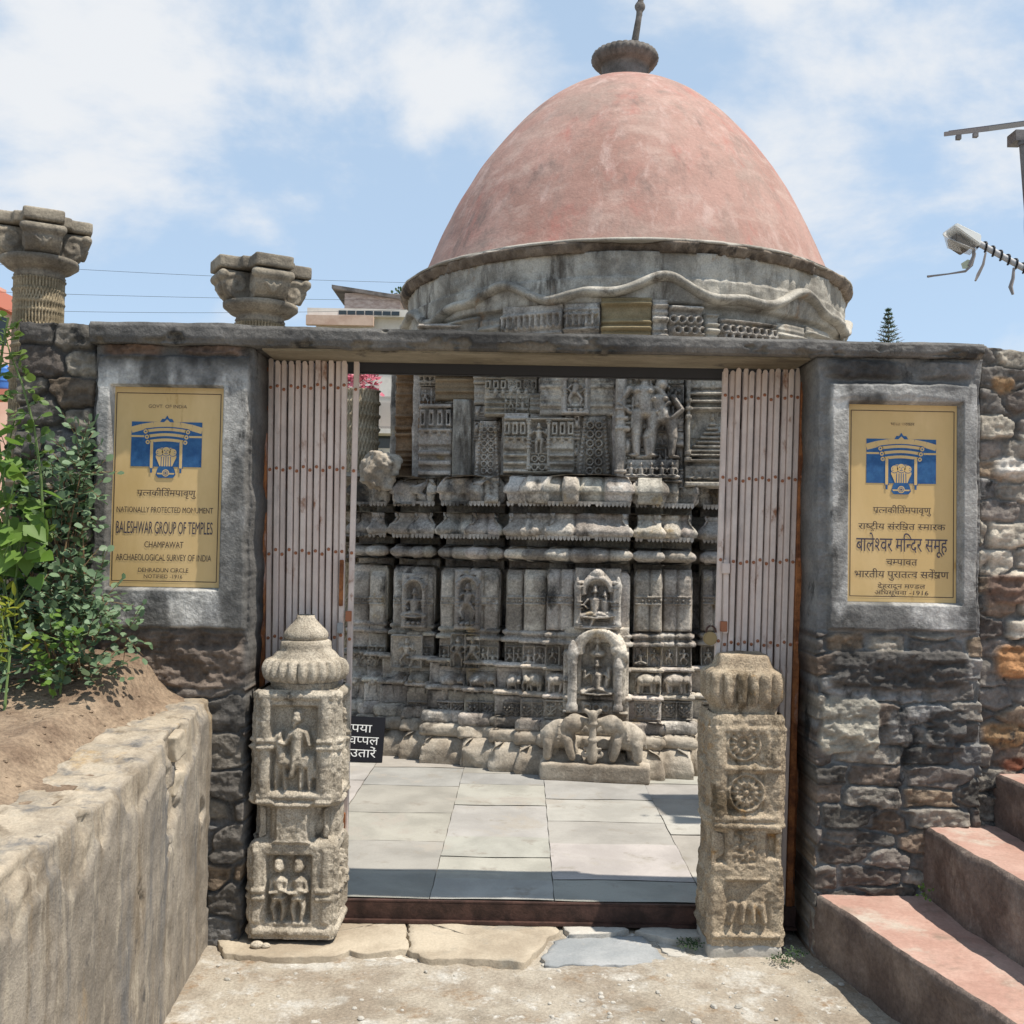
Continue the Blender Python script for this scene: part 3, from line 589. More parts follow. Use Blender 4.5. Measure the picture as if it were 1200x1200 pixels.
# ------------------------------------------------------------------ the two notice boards
def board(corners, lines, label, devan, sub):
    d = WD + (-.010 if sub else .011); c = [P(*q, d) for q in corners]; o = (c[3] + c[2]) / 2; ctr = (c[0] + c[1] + c[2] + c[3]) / 4
    W = ((c[1] - c[0]).length + (c[2] - c[3]).length) / 2; H = ((c[0] - c[3]).length + (c[1] - c[2]).length) / 2
    xa = Vector((1, 0, 0)); za = Vector((0, 0, 1)); org = ctr - xa * W / 2 - za * H / 2; yv = Vector((0, -1, 0))
    mb = MB(); mb.box((ctr.x, d + .006, ctr.z), (W / 2, .006, H / 2)); root = mb.build('notice_board', M['sign'], None, bevel=.0015)
    root.location = (0, 0, 0); tag(root, label, 'sign', 'yellow notice boards either side of the gateway')
    BW, BH = 460., 832.   # board units
    def pt(u, v, lay): return org + xa * (u / BW * W) + za * ((BH - v) / BH * H) + yv * (.0012 + .00015 * lay)
    em = MB()
    def poly(pts, m, lay): em.add([pt(x, y, lay) for x, y in pts], [tuple(range(len(pts)))], m)
    def strip(pts, t, m, lay):
        v, f = stroke(pts, t); em.add([pt(x, y, lay) for x, y in v], f, m)
    def disc(cx, cy, r, m, lay, ry=None): poly([(cx + r * math.cos(k * .3142), cy + (ry or r) * math.sin(k * .3142)) for k in range(20)], m, lay)
    B, Y = 0, 1
    poly([(78, 145), (372, 145), (372, 332), (78, 332)], B, 1)
    strip([(78, 180), (120, 168), (170, 159), (225, 156), (280, 159), (330, 168), (372, 180)], 26, Y, 2)
    strip([(78, 206), (372, 206)], 8, Y, 2)
    poly([(196, 146), (204, 132), (216, 132), (225, 118), (234, 132), (246, 132), (254, 146)], B, 3); poly([(206, 152), (225, 134), (244, 152)], Y, 4)
    for k, (yy, hw_) in enumerate(((184, 86), (206, 80), (228, 76))):
        A = [(225 - hw_ + 2 * hw_ * t / 12, yy - 8 * math.sin(math.pi * t / 12)) for t in range(13)]
        strip(A, 22, B, 3 + k * 2); strip(A, 12, Y, 4 + k * 2)
        for sgn in (-1, 1):
            disc(225 + sgn * (hw_ + 2), yy + 2, 12, B, 4 + k * 2); disc(225 + sgn * (hw_ + 2), yy + 2, 9, Y, 5 + k * 2); disc(225 + sgn * (hw_ + 2), yy + 2, 3.5, B, 6 + k * 2)
    for sgn in (-1, 1):
        xx = 225 + sgn * 61; poly([(xx - 9, 228), (xx + 9, 228), (xx + 9, 340), (xx - 9, 340)], B, 9); poly([(xx - 6, 228), (xx + 6, 228), (xx + 6, 338), (xx - 6, 338)], Y, 10); poly([(xx - 4, 338), (xx + 4, 338), (xx + 4, 358), (xx - 4, 358)], B, 10)
    # lion capital of the state emblem: three heads, chests and legs on a wheel-bearing abacus
    poly([(182, 292), (186, 262), (200, 254), (225, 250), (250, 254), (264, 262), (268, 292), (256, 318), (250, 334), (200, 334), (194, 318)], Y, 11)
    for cx, cy, r_ in ((197, 272, 15), (253, 272, 15), (225, 268, 18)): disc(cx, cy, r_ + 2.5, B, 12); disc(cx, cy, r_, Y, 13)
    for cx, cy in ((218, 264), (232, 264)): disc(cx, cy, 2.2, B, 14)
    strip([(218, 276), (225, 279), (232, 276)], 2.6, B, 14); strip([(225, 266), (225, 274)], 2.4, B, 14)
    for xx in (206, 216, 225, 234, 244): strip([(xx, 290), (xx + (xx - 225) * .08, 332)], 3, B, 14)
    for xx in (189, 261): disc(xx, 268, 2, B, 14); strip([(xx - 3, 277), (xx + 3, 277)], 2.4, B, 14)
    poly([(196, 330), (254, 330), (262, 346), (266, 366), (256, 378), (194, 378), (184, 366), (188, 346)], B, 12)
    poly([(188, 358), (262, 358), (259, 364), (191, 364)], Y, 13); disc(225, 358, 15, Y, 14); disc(225, 358, 11, B, 15, 11); disc(225, 358, 9, Y, 16)
    for a in range(4): strip([(225 - 9 * math.cos(a * .785), 358 - 9 * math.sin(a * .785)), (225 + 9 * math.cos(a * .785), 358 + 9 * math.sin(a * .785))], 1.6, B, 17)
    em.build('emblem', [M['blueink'], M['sign']], root)
    bl = MB()
    for a, b in (((13, 26), (447, 26)), ((447, 26), (447, 808)), ((447, 808), (13, 808)), ((13, 808), (13, 26))):
        v, f = stroke([a, b], 3); bl.add([pt(x, y, 1) for x, y in v], f)
    bl.build('border_line', M['ink'], root)
    for tokens, yc, wd, ht, wv, mat_ in lines:
        dv = any(ord(ch) > 1000 for ch in tokens); v, f = line_mesh(list(tokens) if dv else tokens, wd, ht, dv)
        tm = MB(); tm.add([pt(BW / 2 + x + (-4 if not dv else 0), yc + ht / 2 - y, 2) for x, y in v], f); tm.build('lettering', mat_, root)
    return root
def faded(k, name='worn_paint', c=(.045, .032, .03)):
    m = bpy.data.materials.new(name); m.use_nodes = True; n, l = G(m); b = n['Principled BSDF']; b.inputs['Roughness'].default_value = .6
    t = n.new('ShaderNodeTexNoise'); t.inputs['Scale'].default_value = 26; t.inputs['Detail'].default_value = 6; t.inputs['Roughness'].default_value = .65; g = n.new('ShaderNodeTexCoord'); l.new(g.outputs['Object'], t.inputs['Vector'])
    r = n.new('ShaderNodeMapRange'); r.inputs[1].default_value = k; r.inputs[2].default_value = k + .09; l.new(t.outputs['Fac'], r.inputs[0])
    x = n.new('ShaderNodeMix'); x.data_type = 'RGBA'; x.inputs[6].default_value = (*c, 1); x.inputs[7].default_value = (.58, .40, .18, 1); l.new(r.outputs[0], x.inputs[0]); l.new(x.outputs[2], b.inputs['Base Color']); return m
M['worn'] = faded(.62); M['faint'] = faded(.50, 'faint_paint', (.12, .08, .05)); M['big'] = faded(.66, 'large_letter_paint', (.04, .035, .06))
pr = 'प<त/नकी' + 'ि' + 'त^मपावृणु'
board(BL, [('GOVT. OF INDIA', 80, 160, 14, 0, M['faint']), ('प<त/नकीित^मपावृणु', 442, 244, 24, 0, M['worn']), ('NATIONALLY PROTECTED MONUMENT', 512, 400, 23, 0, M['worn']), ('BALESHWAR GROUP OF TEMPLES', 586, 400, 50, 0, M['big']), ('CHAMPAWAT', 656, 162, 25, 0, M['worn']), ('ARCHAEOLOGICAL SURVEY OF INDIA', 710, 396, 26, 0, M['worn']), ('DEHRADUN CIRCLE', 762, 208, 17, 0, M['worn']), ('NOTIFIED -1916', 788, 160, 15, 0, M['worn'])],
      'yellow notice board in English lettering, left of the gateway above the rose bush', False, None)
board(BR, [('भारत_सरकार', 82, 100, 12, 0, M['faint']), ('प<त/नकीित^मपावृणु', 446, 244, 24, 0, M['worn']), ('राष/टvीय_संरिKत_स/मारक', 515, 366, 24, 0, M['worn']), ('बालेश/वर_मिन/दर_समूह', 592, 384, 54, 0, M['big']), ('चम/पावत', 664, 132, 26, 0, M['worn']), ('भारतीय_पुरातत/व_सवे^Kण', 716, 396, 27, 0, M['worn']), ('देहरादून_मण/डल', 765, 200, 17, 0, M['worn']), ('अिधसूचना_-1916', 792, 226, 16, 0, M['worn'])],
      'yellow notice board in Hindi lettering, right of the gateway above the steps', True, 1)
# ------------------------------------------------------------------ gate: beam, track, two folded leaves
GD = 4.60
zb0, zb1 = wz(600, 1), LT - .002
mb = MB(); a = P(300, 430, GD + .05); b = P(945, 436, GD + .05); zlo = P(620, 441, GD + .05).z
mb.box(((a.x + b.x) / 2, GD + .06, (zlo + LT) / 2), ((b.x - a.x) / 2, .02, (LT - zlo) / 2)); o = mb.build('gate_beam', M['black'], None, bevel=.003); tag(o, 'black iron beam carrying the folding gate under the lintel', 'gate rail')
mb = MB(); a = P(398, 1056, GD - .02); b = P(832, 1066, GD - .02); xl, xr = wx(298) - .05, wx(945) + .1
mb.box(((xl + xr) / 2, GD - .012, -.042), ((xr - xl) / 2, .006, .042)); mb.box(((xl + xr) / 2, GD + .006, -.080), ((xr - xl) / 2, .03, .005)); mb.box(((xl + xr) / 2, GD - .030, -.078), ((xr - xl) / 2, .012, .007)); mb.box(((xl + xr) / 2, GD - .006, .004), ((xr - xl) / 2, .012, .004))
o = mb.build('gate_track', M['iron'], None, bevel=.002); tag(o, 'brown iron floor track across the threshold', 'gate rail')
rivet_ob = ellipsoid(MB(), (0, 0, 0), (.0076, .006, .0076), None, 8, 6).build('rivet', M['rivet'], None, smooth=True); rivet_mesh = rivet_ob.data; bpy.data.objects.remove(rivet_ob)
def gate(pxs_top, pxs_bot, ytop, riv, label, lock_side, rust_side, ybot):
    g = empty('folding_gate', (P(pxs_top[0], 600, GD).x, GD, 0), label, 'gate', 'folded gate leaves')
    n = len(pxs_top); r = random.Random(n)
    zt = P(pxs_top[n // 2], ytop, GD).z
    for i, (pt_, pb_) in enumerate(zip(pxs_top, pxs_bot)):
        d = GD - .018 + (i % 2) * .016; pt_ += r.uniform(-.5, .5); pb_ += r.uniform(-.5, .5); q0 = P(pt_, ytop, d); q1 = P(pb_, ybot, d); z1 = .012 + r.uniform(0, .02) if lock_side == 'x' or True else 0
        t = (z1 - q0.z) / (q1.z - q0.z); xb = q0.x + (q1.x - q0.x) * t; zt_ = q0.z + r.uniform(-.012, .006)
        rusty = (i == rust_side); hw_ = .0116 if not rusty else .014
        mb = MB()
        prof = [(-hw_, .026), (-hw_ , .003), (-hw_ + .003, 0), (hw_ - .003, 0), (hw_, .003), (hw_, .026), (hw_ - .003, .026), (-hw_ + .003, .026)]
        v = [(xb + x, d + y, z1) for x, y in prof] + [(q0.x + x, d + y, zt_ - .012) for x, y in prof] ; mb.add(v, [(k, (k + 1) % 8, (k + 1) % 8 + 8, k + 8) for k in range(8)] + [tuple(range(8)), tuple(range(15, 7, -1))])
        mb.prism([(-hw_, 0), (hw_, 0), (hw_ * .8, .010), (hw_ * .3, .016), (-hw_ * .3, .016), (-hw_ * .8, .010)], (1, 0, 0), (0, 0, 1), (q0.x, d, zt_ - .012), (0, .003, 0))
        bar = mb.build('gate_bar', M['rust'] if rusty else M['bar'], g)
        for yy in riv:
            zr = P(pt_, yy + r.uniform(-1.5, 1.5) + (i % 2) * 3, d).z; tt = (zr - q0.z) / (q1.z - q0.z); xr_ = q0.x + (q1.x - q0.x) * tt
            rv = bpy.data.objects.new('rivet', rivet_mesh); SC.collection.objects.link(rv); rv.parent = bar; rv.location = Vector((xr_, d - .001, zr)) - parent_world(bar)
    # folded lattice behind the bars
    mb = MB(); r = random.Random(3)
    for i in range(n - 1):
        if pxs_top[i + 1] - pxs_top[i] > 12: continue
        q0 = P(pxs_top[i], ytop, GD + .02); q1 = P(pxs_bot[i], ybot, GD + .02); dx = P(pxs_top[i + 1], ytop, GD + .02).x - q0.x
        for k in range(7):
            z0 = .1 + k * .32; x = q1.x + (q0.x - q1.x) * (z0 / q0.z); mb.box((x + dx / 2, GD + .018, z0 + .15), (.004, .002, .15), Matrix.Rotation(math.atan2(dx, .3) * (1 if k % 2 else -1), 3, 'Y'))
    for i in range(n - 1):
        if pxs_top[i + 1] - pxs_top[i] > 12: continue
        q0 = P((pxs_top[i] + pxs_top[i + 1]) / 2, ytop, GD + .034); q1 = P((pxs_bot[i] + pxs_bot[i + 1]) / 2, ybot, GD + .034); t = (.05 - q0.z) / (q1.z - q0.z); xb = q0.x + (q1.x - q0.x) * t; v = [(xb - .009, GD + .034, .05), (xb + .009, GD + .034, .05), (q0.x + .009, GD + .034, q0.z - .02), (q0.x - .009, GD + .034, q0.z - .02)]; mb.add(v + [(a_, b_ + .005, c_) for a_, b_, c_ in v], [(0, 1, 2, 3), (7, 6, 5, 4), (0, 4, 5, 1), (1, 5, 6, 2), (2, 6, 7, 3), (3, 7, 4, 0)])
    mb.build('lattice', M['iron'], g)
    return g
nb = 14
tl = [310 + (404 - 310) * i / 12 for i in range(13)] + [417.5]; tb = [305 + (398 - 305) * i / 12 for i in range(13)] + [407]
gl = gate(tl, tb, 421, (452, 548, 645, 745), 'left folded leaf of the pink grey collapsible gate', 1, 0, 860)
tr = [851 + (943.5 - 851) * i / 12 for i in range(13)]; tbr = [838.5 + (931 - 838.5) * i / 12 for i in range(13)]
gr = gate(tr, tbr, 433, (464, 560, 657, 752), 'right folded leaf of the pink grey collapsible gate', 0, len(tr) - 1, 860)
# lock plates
def plate(px0, py0, px1, py1, d, par, mat, name='lock_plate', th=.006):
    a = P(px0, py1, d); b = P(px1, py0, d); mb = MB(); mb.box(((a.x + b.x) / 2, d, (a.z + b.z) / 2), ((b.x - a.x) / 2, th, (b.z - a.z) / 2)); return mb.build(name, mat, par, bevel=.002)
plate(397, 656, 403, 710, GD - .026, gl, M['rust']); plate(405, 716, 412, 728, GD - .03, gl, M['rivet'], 'latch', .012); plate(395, 730, 402, 742, GD - .026, gl, M['slabblue'], 'latch', .005)
plate(847, 656, 854, 742, GD - .026, gr, M['bar']); plate(846, 660, 855, 672, GD - .032, gr, M['bar'], 'latch', .012); plate(844, 728, 852, 740, GD - .03, gr, M['rivet'], 'latch', .01)
c = P(832, 748, GD - .02); brass = plain('old_brass', (.30, .22, .11), .5, .4)
mb = MB(); mb.tube([c + Vector((0, -.014, 0)), c + Vector((0, .014, 0))], .030, 20); pl = mb.build('padlock', brass, None, smooth=True, bevel=.004); tag(pl, 'round brass padlock hanging at the edge of the right gate leaf', 'padlock')
mb = MB(); mb.tube([c + Vector((.022 * math.cos(t) + .004, 0, .026 + .030 * math.sin(t))) for t in np.linspace(0, math.pi, 10)], .0045, 8); mb.build('shackle', M['iron'], pl, smooth=True)
# side channels against the jambs
for px0, px1, lab in ((302, 306, 'rusty flat iron post against the left jamb'), (940, 947, 'rusty flat iron post against the right jamb')):
    right = px0 > 600; a = P(px0 + 1, 700, GD + .0).x; mb = MB(); mb.box((a + (.012 if right else 0), GD + (.045 if right else .01), 1.15), (.040 if right else .008, .012 if right else .022, 1.24)); o = mb.build('gate_post', M['rust'], None, bevel=.002); tag(o, lab, 'gate post', 'gate posts')
a = P(401, 1030, 4.585); b = P(405, 880, 4.585); mb = MB(); mb.box((a.x, 4.575, .20), (.009, .012, .19)); o = mb.build('floor_stop', M['rust'], None, bevel=.002); tag(o, 'rusty upright iron stop behind the left carved pillar', 'gate stop')
# ------------------------------------------------------------------ carved figures for the reliefs
def person_relief(f, cx, z0, h, a, pose=0, r=None, lv=None, fat=1.3):
    keep = f.x, f.X; f.x = cx + (f.x - cx) / fat; f.X = cx + (f.X - cx) / fat; _person(f, cx, z0, h, a, pose, r, lv); f.x, f.X = keep
def _person(f, cx, z0, h, a, pose=0, r=None, lv=None):
    """a carved deity or dancer: legs, hips, torso, arms, head and tall headdress"""
    r = r or random.Random(1); s = r.choice((-1, 1)); k = dict(lv=lv)
    if pose in (0, 1, 3):      # standing, dancing, striding
        sw = .05 * h * s * (1 if pose else .5); sp = .07 if pose == 0 else .13
        hip = (cx + sw * .6, z0 + .47 * h)
        for sg in (-1, 1):
            kx = cx + sg * sp * h * (1.25 if pose == 1 else .9); f.cap(hip[0] + sg * .06 * h, hip[1], kx, z0 + .25 * h, .068 * h, .052 * h, a * .8, **k); f.cap(kx, z0 + .25 * h, cx + sg * sp * h * .8, z0 + .04 * h, .05 * h, .034 * h, a * .75, **k); f.ell(cx + sg * sp * h * 1.0, z0 + .022 * h, .06 * h, .024 * h, a * .7, **k)
        f.ell(*hip, .125 * h, .08 * h, a * .9, **k)
        ch = (cx - sw * .2, z0 + .68 * h); f.cap(*hip, *ch, .075 * h, .10 * h, a, **k); f.ell(ch[0], ch[1] + .02 * h, .115 * h, .075 * h, a, **k)
        if pose == 3 or s > 0:
            for sg in (-1, 1): f.ell(ch[0] + sg * .05 * h, ch[1] + .01 * h, .042 * h, .042 * h, a * 1.2, **k)
        hd = (cx + sw * .15, z0 + .86 * h)
    else:                      # seated cross-legged
        ch = (cx, z0 + .52 * h); f.ell(cx, z0 + .13 * h, .30 * h, .10 * h, a * .95, **k)
        for sg in (-1, 1): f.cap(cx + sg * .07 * h, z0 + .2 * h, cx + sg * .27 * h, z0 + .13 * h, .085 * h, .075 * h, a * 1.1, **k); f.cap(cx + sg * .27 * h, z0 + .11 * h, cx - sg * .05 * h, z0 + .07 * h, .06 * h, .045 * h, a * 1.15, **k)
        f.cap(cx, z0 + .2 * h, *ch, .105 * h, .13 * h, a, **k); f.ell(cx, ch[1] + .03 * h, .15 * h, .09 * h, a, **k); hd = (cx, z0 + .78 * h)
    sh = .13 * h if pose != 2 else .16 * h; zs = ch[1] + .04 * h
    for sg in (-1, 1):
        up = r.random() < .45; ex = ch[0] + sg * (sh + .07 * h); ez = zs - (.15 if not up else .10) * h
        f.cap(ch[0] + sg * sh * .9, zs, ex, ez, .042 * h, .036 * h, a * .9, **k); f.cap(ex, ez, ch[0] + sg * (sh + (.06 if up else -.02) * h), ez + (.17 if up else -.10) * h, .034 * h, .028 * h, a * .95, **k)
    f.ell(hd[0], hd[1], .062 * h, .075 * h, a * 1.15, **k); f.cap(hd[0], hd[1] + .05 * h, hd[0], hd[1] + .105 * h, .058 * h, .042 * h, a, **k); f.cap(hd[0], hd[1] - .08 * h, *ch, .04 * h, .05 * h, a * .8, **k)
    for sg in (-1, 1): f.ell(hd[0] + sg * .065 * h, hd[1] - .03 * h, .02 * h, .035 * h, a * .8, **k)
def elephant_relief(f, cx, z0, ln, h, a, dr, r):
    k = {}; lift = r.uniform(-.06, .08) * ln
    for x, fw in ((-.30, 0), (-.16, 1), (.14, 0), (.28, 1)):
        sw = r.uniform(-.05, .05) * ln; f.cap(cx + dr * x * ln, z0 + .42 * h, cx + dr * x * ln + sw, z0 + .06 * h, .092 * ln, .072 * ln, a * (.9 - .25 * fw))
    f.ell(cx - dr * .03 * ln, z0 + .62 * h, .37 * ln, .33 * h, a * 1.1); f.ell(cx - dr * .22 * ln, z0 + .58 * h, .2 * ln, .28 * h, a * 1.1)
    hx, hz_ = cx + dr * .36 * ln, z0 + .66 * h; f.ell(hx, hz_, .15 * ln, .23 * h, a * 1.25); f.ell(hx - dr * .08 * ln, hz_ - .02 * h, .085 * ln, .19 * h, a * 1.4)
    t = [(hx + dr * .08 * ln, hz_ - .08 * h), (hx + dr * .14 * ln, hz_ - .30 * h), (hx + dr * .09 * ln, hz_ - .50 * h), (hx + dr * .15 * ln + lift, hz_ - .56 * h)]
    for i, (p, q) in enumerate(zip(t, t[1:])): f.cap(*p, *q, (.07 - .014 * i) * ln, (.056 - .014 * i) * ln, a * 1.1)
    f.cap(cx - dr * .40 * ln, z0 + .66 * h, cx - dr * .44 * ln, z0 + .3 * h, .026 * ln, .02 * ln, a * .7)
def scroll_relief(f, x0, z0, x1, z1, a, r):
    w = x1 - x0; rr = w * .24; z = z0 + rr; k = 0
    while z < z1 - rr * .6:
        for sg in (-1, 1):
            cx = (x0 + x1) / 2 + sg * rr * .95; f.ring(cx, z, rr * .72, rr * .27, a); f.ell(cx, z, rr * .24, rr * .24, a); f.ell(cx + sg * rr * .7, z + rr * .7, rr * .3, rr * .2, a * .8, rot=sg * .8)
        f.ell((x0 + x1) / 2, z + rr * .9, rr * .25, rr * .5, a); z += rr * 2.0
def rosette(f, cx, cz, r, a, n=10):
    f.ring(cx, cz, r * .92, r * .11, a); f.ell(cx, cz, r * .2, r * .2, a * 1.2)
    for i in range(n): t = 2 * math.pi * i / n; f.ell(cx + r * .55 * math.cos(t), cz + r * .55 * math.sin(t), r * .30, r * .15, a, rot=t)
def post_relief(f, x, z0, z1, w, a):
    f.rect(x - w, z0, x + w, z1, a * .85, w * .5)
    for t, k in ((0, 1.5), (.06, 1.3), (.42, 1.35), (.5, 1.45), (.58, 1.3), (.9, 1.35), (.95, 1.6)): z = z0 + t * (z1 - z0); f.rect(x - w * k, z, x + w * k, z + .045 * (z1 - z0) + .004, a * 1.05, w * .35)
# ------------------------------------------------------------------ the two carved gate pillars
def square_pillar(name, prof, face, cx, cy, mat, parent, res=.0042, seed=1, chip=.0065):
    """square shaft whose four faces carry the relief face(f, k); prof = (z, half x, half y)"""
    z0, z1 = prof[0][0], prof[-1][0]; pz = [p[0] for p in prof]; V = []; Q = []; k0 = 0
    for k, ang in enumerate((0, math.pi / 2, math.pi, -math.pi / 2)):
        f = F(2.0, z1 - z0, res); f = F(max(p[1] for p in prof) * 2, z1 - z0, res); W = f.w; f.H[:] = 0; face(f, k, W)
        edge = np.minimum(f.X, W - f.X); f.H = f.H * sst(0, .012, edge) if k in (1, 3) or True else f.H
        S = f.X / W * 2 - 1; hx = np.interp(f.Z + z0, pz, [p[1] for p in prof]); hy = np.interp(f.Z + z0, pz, [p[2] for p in prof])
        a_, b_ = (hx, hy) if k in (0, 2) else (hy, hx); lx = S * a_; ly = -(b_ + f.H); c, s = math.cos(ang), math.sin(ang)
        wx_, wy_ = lx * c - ly * s, lx * s + ly * c; zz = f.Z + z0
        # worn round arrises and rough surface
        rr = np.hypot(wx_, wy_) + 1e-9; cor = sst(.86, 1.0, np.minimum(np.abs(wx_) / hx, np.abs(wy_) / hy)); n = fbm(wx_ * 48, wy_ * 48, zz * 48, 3, seed); n2 = fbm(wx_ * 7, wy_ * 7, zz * 7, 3, seed + 5)
        sc = 1 - cor * (.035 + .05 * np.maximum(0, n2)) + (chip * n + chip * .7 * n2) / rr
        v = np.stack([cx + wx_ * sc, cy + wy_ * sc, zz], -1).reshape(-1, 3); nz, nx = f.X.shape; i = np.arange(nz * nx).reshape(nz, nx) + k0
        V.append(v); Q.append(np.stack([i[:-1, :-1], i[:-1, 1:], i[1:, 1:], i[1:, :-1]], -1).reshape(-1, 4)); k0 += nz * nx
    b4 = [(cx + sx * prof[-1][1] * .93, cy + sy * prof[-1][2] * .93, z1 - .006) for sx, sy in ((-1, -1), (1, -1), (1, 1), (-1, 1))]; V.append(np.array(b4)); Q.append(np.array([[k0, k0 + 1, k0 + 2, k0 + 3]])); V = np.concatenate(V)
    return mesh_np(name, V, np.concatenate(Q), mat, parent)
def left_pillar():
    cx, cy = P(340, 1100, 4.31).x, 4.31 + .15; root = empty('stone_pillar', (cx, cy, ST), 'grey granite gate pillar carved with a horse rider, with ribbed cap and finial', 'pillar', 'carved pillars before the gate')
    z = lambda y: P(345, y, 4.31).z
    zb, z1, z2, z3 = z(1101), z(988), z(944), z(809)
    prof = [(zb, .181, .150), (z1 - .015, .183, .150), (z1, .170, .14), (z1 + .012, .150, .125), (z2 - .012, .150, .125), (z2, .166, .14), (z2 + .015, .176, .148), (z3 - .01, .174, .146), (z3, .166, .14)]
    def face(f, k, W):
        o = -zb
        f.lv = 0
        m = .045
        # lower block: recessed panel with two standing figures
        f.carve(.072, .070, W - .10, z1 + o - .050, -.042, .010); f.lv = -.042
        if k in (0, 1):
            xa, xb, za, zb_ = .072, W - .10, .070, z1 + o - .050; w, h = xb - xa, zb_ - za; X = lambda t: xa + t * w; Y = lambda t: za + t * h; A = .050
            for cx_, sg in ((.29, 1), (.71, -1)):
                for q in (-1, 1): f.cap(X(cx_ + q * .05), Y(.38), X(cx_ + q * .12), Y(.22), .095 * w, .075 * w, A); f.cap(X(cx_ + q * .12), Y(.22), X(cx_ + q * .08), Y(.05), .07 * w, .06 * w, A)
                f.cap(X(cx_), Y(.38), X(cx_), Y(.60), .13 * w, .14 * w, A * 1.1); f.ell(X(cx_), Y(.62), .18 * w, .07 * h, A * 1.1); f.ell(X(cx_), Y(.82), .14 * w, .105 * h, A * 1.25); f.ell(X(cx_), Y(.90), .12 * w, .055 * h, A * 1.15); f.ell(X(cx_ + sg * .04), Y(.79), .05 * w, .03 * h, A * 1.4)
                f.cap(X(cx_ - .16), Y(.60), X(cx_ - .19), Y(.44), .055 * w, .05 * w, A); f.cap(X(cx_ - .19), Y(.44), X(cx_), Y(.46), .05 * w, .05 * w, A * 1.35); f.cap(X(cx_ + .16), Y(.60), X(cx_ + .19), Y(.46), .055 * w, .05 * w, A); f.cap(X(cx_ + .19), Y(.46), X(cx_ + .02), Y(.50), .05 * w, .045 * w, A * 1.35); f.cap(X(cx_ - .12), Y(.36), X(cx_ + .12), Y(.36), .05 * w, .05 * w, A * 1.2)
        f.lv = 0
        f.rect(.01, .01, W - .01, .05, .012, .012); f.rect(.012, .06, .055, z1 + o - .02, .010, .012); f.rect(W - .062, .06, W - .018, z1 + o - .02, .010, .012)
        for zz in (.17, .20): f.cap(W - .075, zz, W - .012, zz, .013, .013, .018); f.cap(.008, zz, .06, zz, .013, .013, .018)
        # neck: middle band proud
        f.carve(-.02, z1 + o + .004, W * .20, z2 + o - .004, -.030, .02); f.carve(W * .76, z1 + o + .004, W + .02, z2 + o - .004, -.030, .02); f.rect(W * .22, z1 + o - .01, W * .74, z2 + o + .02, .030, .02)
        # upper block
        a0, a1 = z2 + o, z3 + o
        f.carve(W * .17, a0 + .055, W * .76, a1 - .065, -.046, .010); f.lv = -.046
        if k in (0, 1):
            xa, xb, za, zb_ = W * .17, W * .76, a0 + .055, a1 - .062; w, h = xb - xa, zb_ - za; X = lambda t: xa + t * w; Y = lambda t: za + t * h; A = .052
            for x, dx in ((.20, -.02), (.34, .03), (.68, .0), (.84, .02)): f.cap(X(x), Y(.30), X(x + dx), Y(.04), .085 * w, .06 * w, A * .85)
            f.cap(X(.28), Y(.34), X(.80), Y(.34), .16 * w, .165 * w, A); f.cap(X(.28), Y(.40), X(.20), Y(.60), .125 * w, .10 * w, A * 1.05); f.cap(X(.20), Y(.63), X(.07), Y(.53), .095 * w, .06 * w, A * 1.1); f.cap(X(.25), Y(.68), X(.24), Y(.62), .03 * w, .03 * w, A * 1.3); f.cap(X(.90), Y(.40), X(.95), Y(.16), .045 * w, .035 * w, A * .8)
            f.cap(X(.58), Y(.42), X(.60), Y(.66), .15 * w, .16 * w, A * 1.15); f.ell(X(.60), Y(.69), .22 * w, .055 * h, A * 1.1); f.ell(X(.57), Y(.84), .125 * w, .075 * h, A * 1.25); f.ell(X(.58), Y(.90), .115 * w, .04 * h, A * 1.15); f.cap(X(.53), Y(.79), X(.53), Y(.75), .05 * w, .03 * w, A * 1.35)
            f.cap(X(.46), Y(.67), X(.36), Y(.55), .06 * w, .05 * w, A * 1.2); f.cap(X(.36), Y(.55), X(.26), Y(.57), .05 * w, .045 * w, A * 1.3); f.cap(X(.76), Y(.68), X(.84), Y(.54), .06 * w, .05 * w, A * 1.1); f.cap(X(.56), Y(.40), X(.50), Y(.20), .085 * w, .06 * w, A * 1.35); f.ell(X(.47), Y(.17), .08 * w, .025 * h, A * 1.3)
        f.lv = 0
        f.rect(.008, a0 + .02, W - .008, a0 + .055, .014, .012); f.rect(.008, a1 - .045, W - .008, a1 - .006, .014, .012)
        for sx in (W * .14, W * .85): f.cap(sx, a0 + .06, sx, a1 - .05, .026, .026, .015); [f.cap(sx - .03, zz, sx + .03, zz, .012, .012, .022) for zz in ((a0 + a1) / 2, (a0 + a1) / 2 + .028)]
        for sg, sx in ((1, W * .16), (-1, W * .86)): f.cap(sx - .03, a0 + .012, sx + .03, a0 + .012, .016, .016, .02)
        f.blur(1)
    square_pillar('shaft', prof, face, cx, cy, M['granite'], root, seed=3)
    zt = z3 - .004; zc = lambda y: P(355, y, 4.45).z; cx2 = P(357, 780, 4.45).x
    d0, d1 = zc(804), zc(764)
    hh = d1 - d0
    def mod(n, a, lo, hi):
        def g(R, Zz, th):
            k = sst(lo, lo + .02, Zz) * (1 - sst(hi - .02, hi, Zz)); return R * (1 - a * k * (1 - np.abs(np.sin(th * n / 2)) ** .6))
        return g
    p = [(.12, -.03), (.140, .0), (.142, .018), (.152, .026)] + [(.148 + .038 * math.sin(math.pi * t / 12) ** .4, .026 + (hh * .80 - .02) * t / 12) for t in range(13)] + [(.146, hh * .83), (.138, hh * .90), (.125, hh + .002), (.112, hh + .012), (.108, hh + .046), (.098, hh + .054), (.02, hh + .056)]
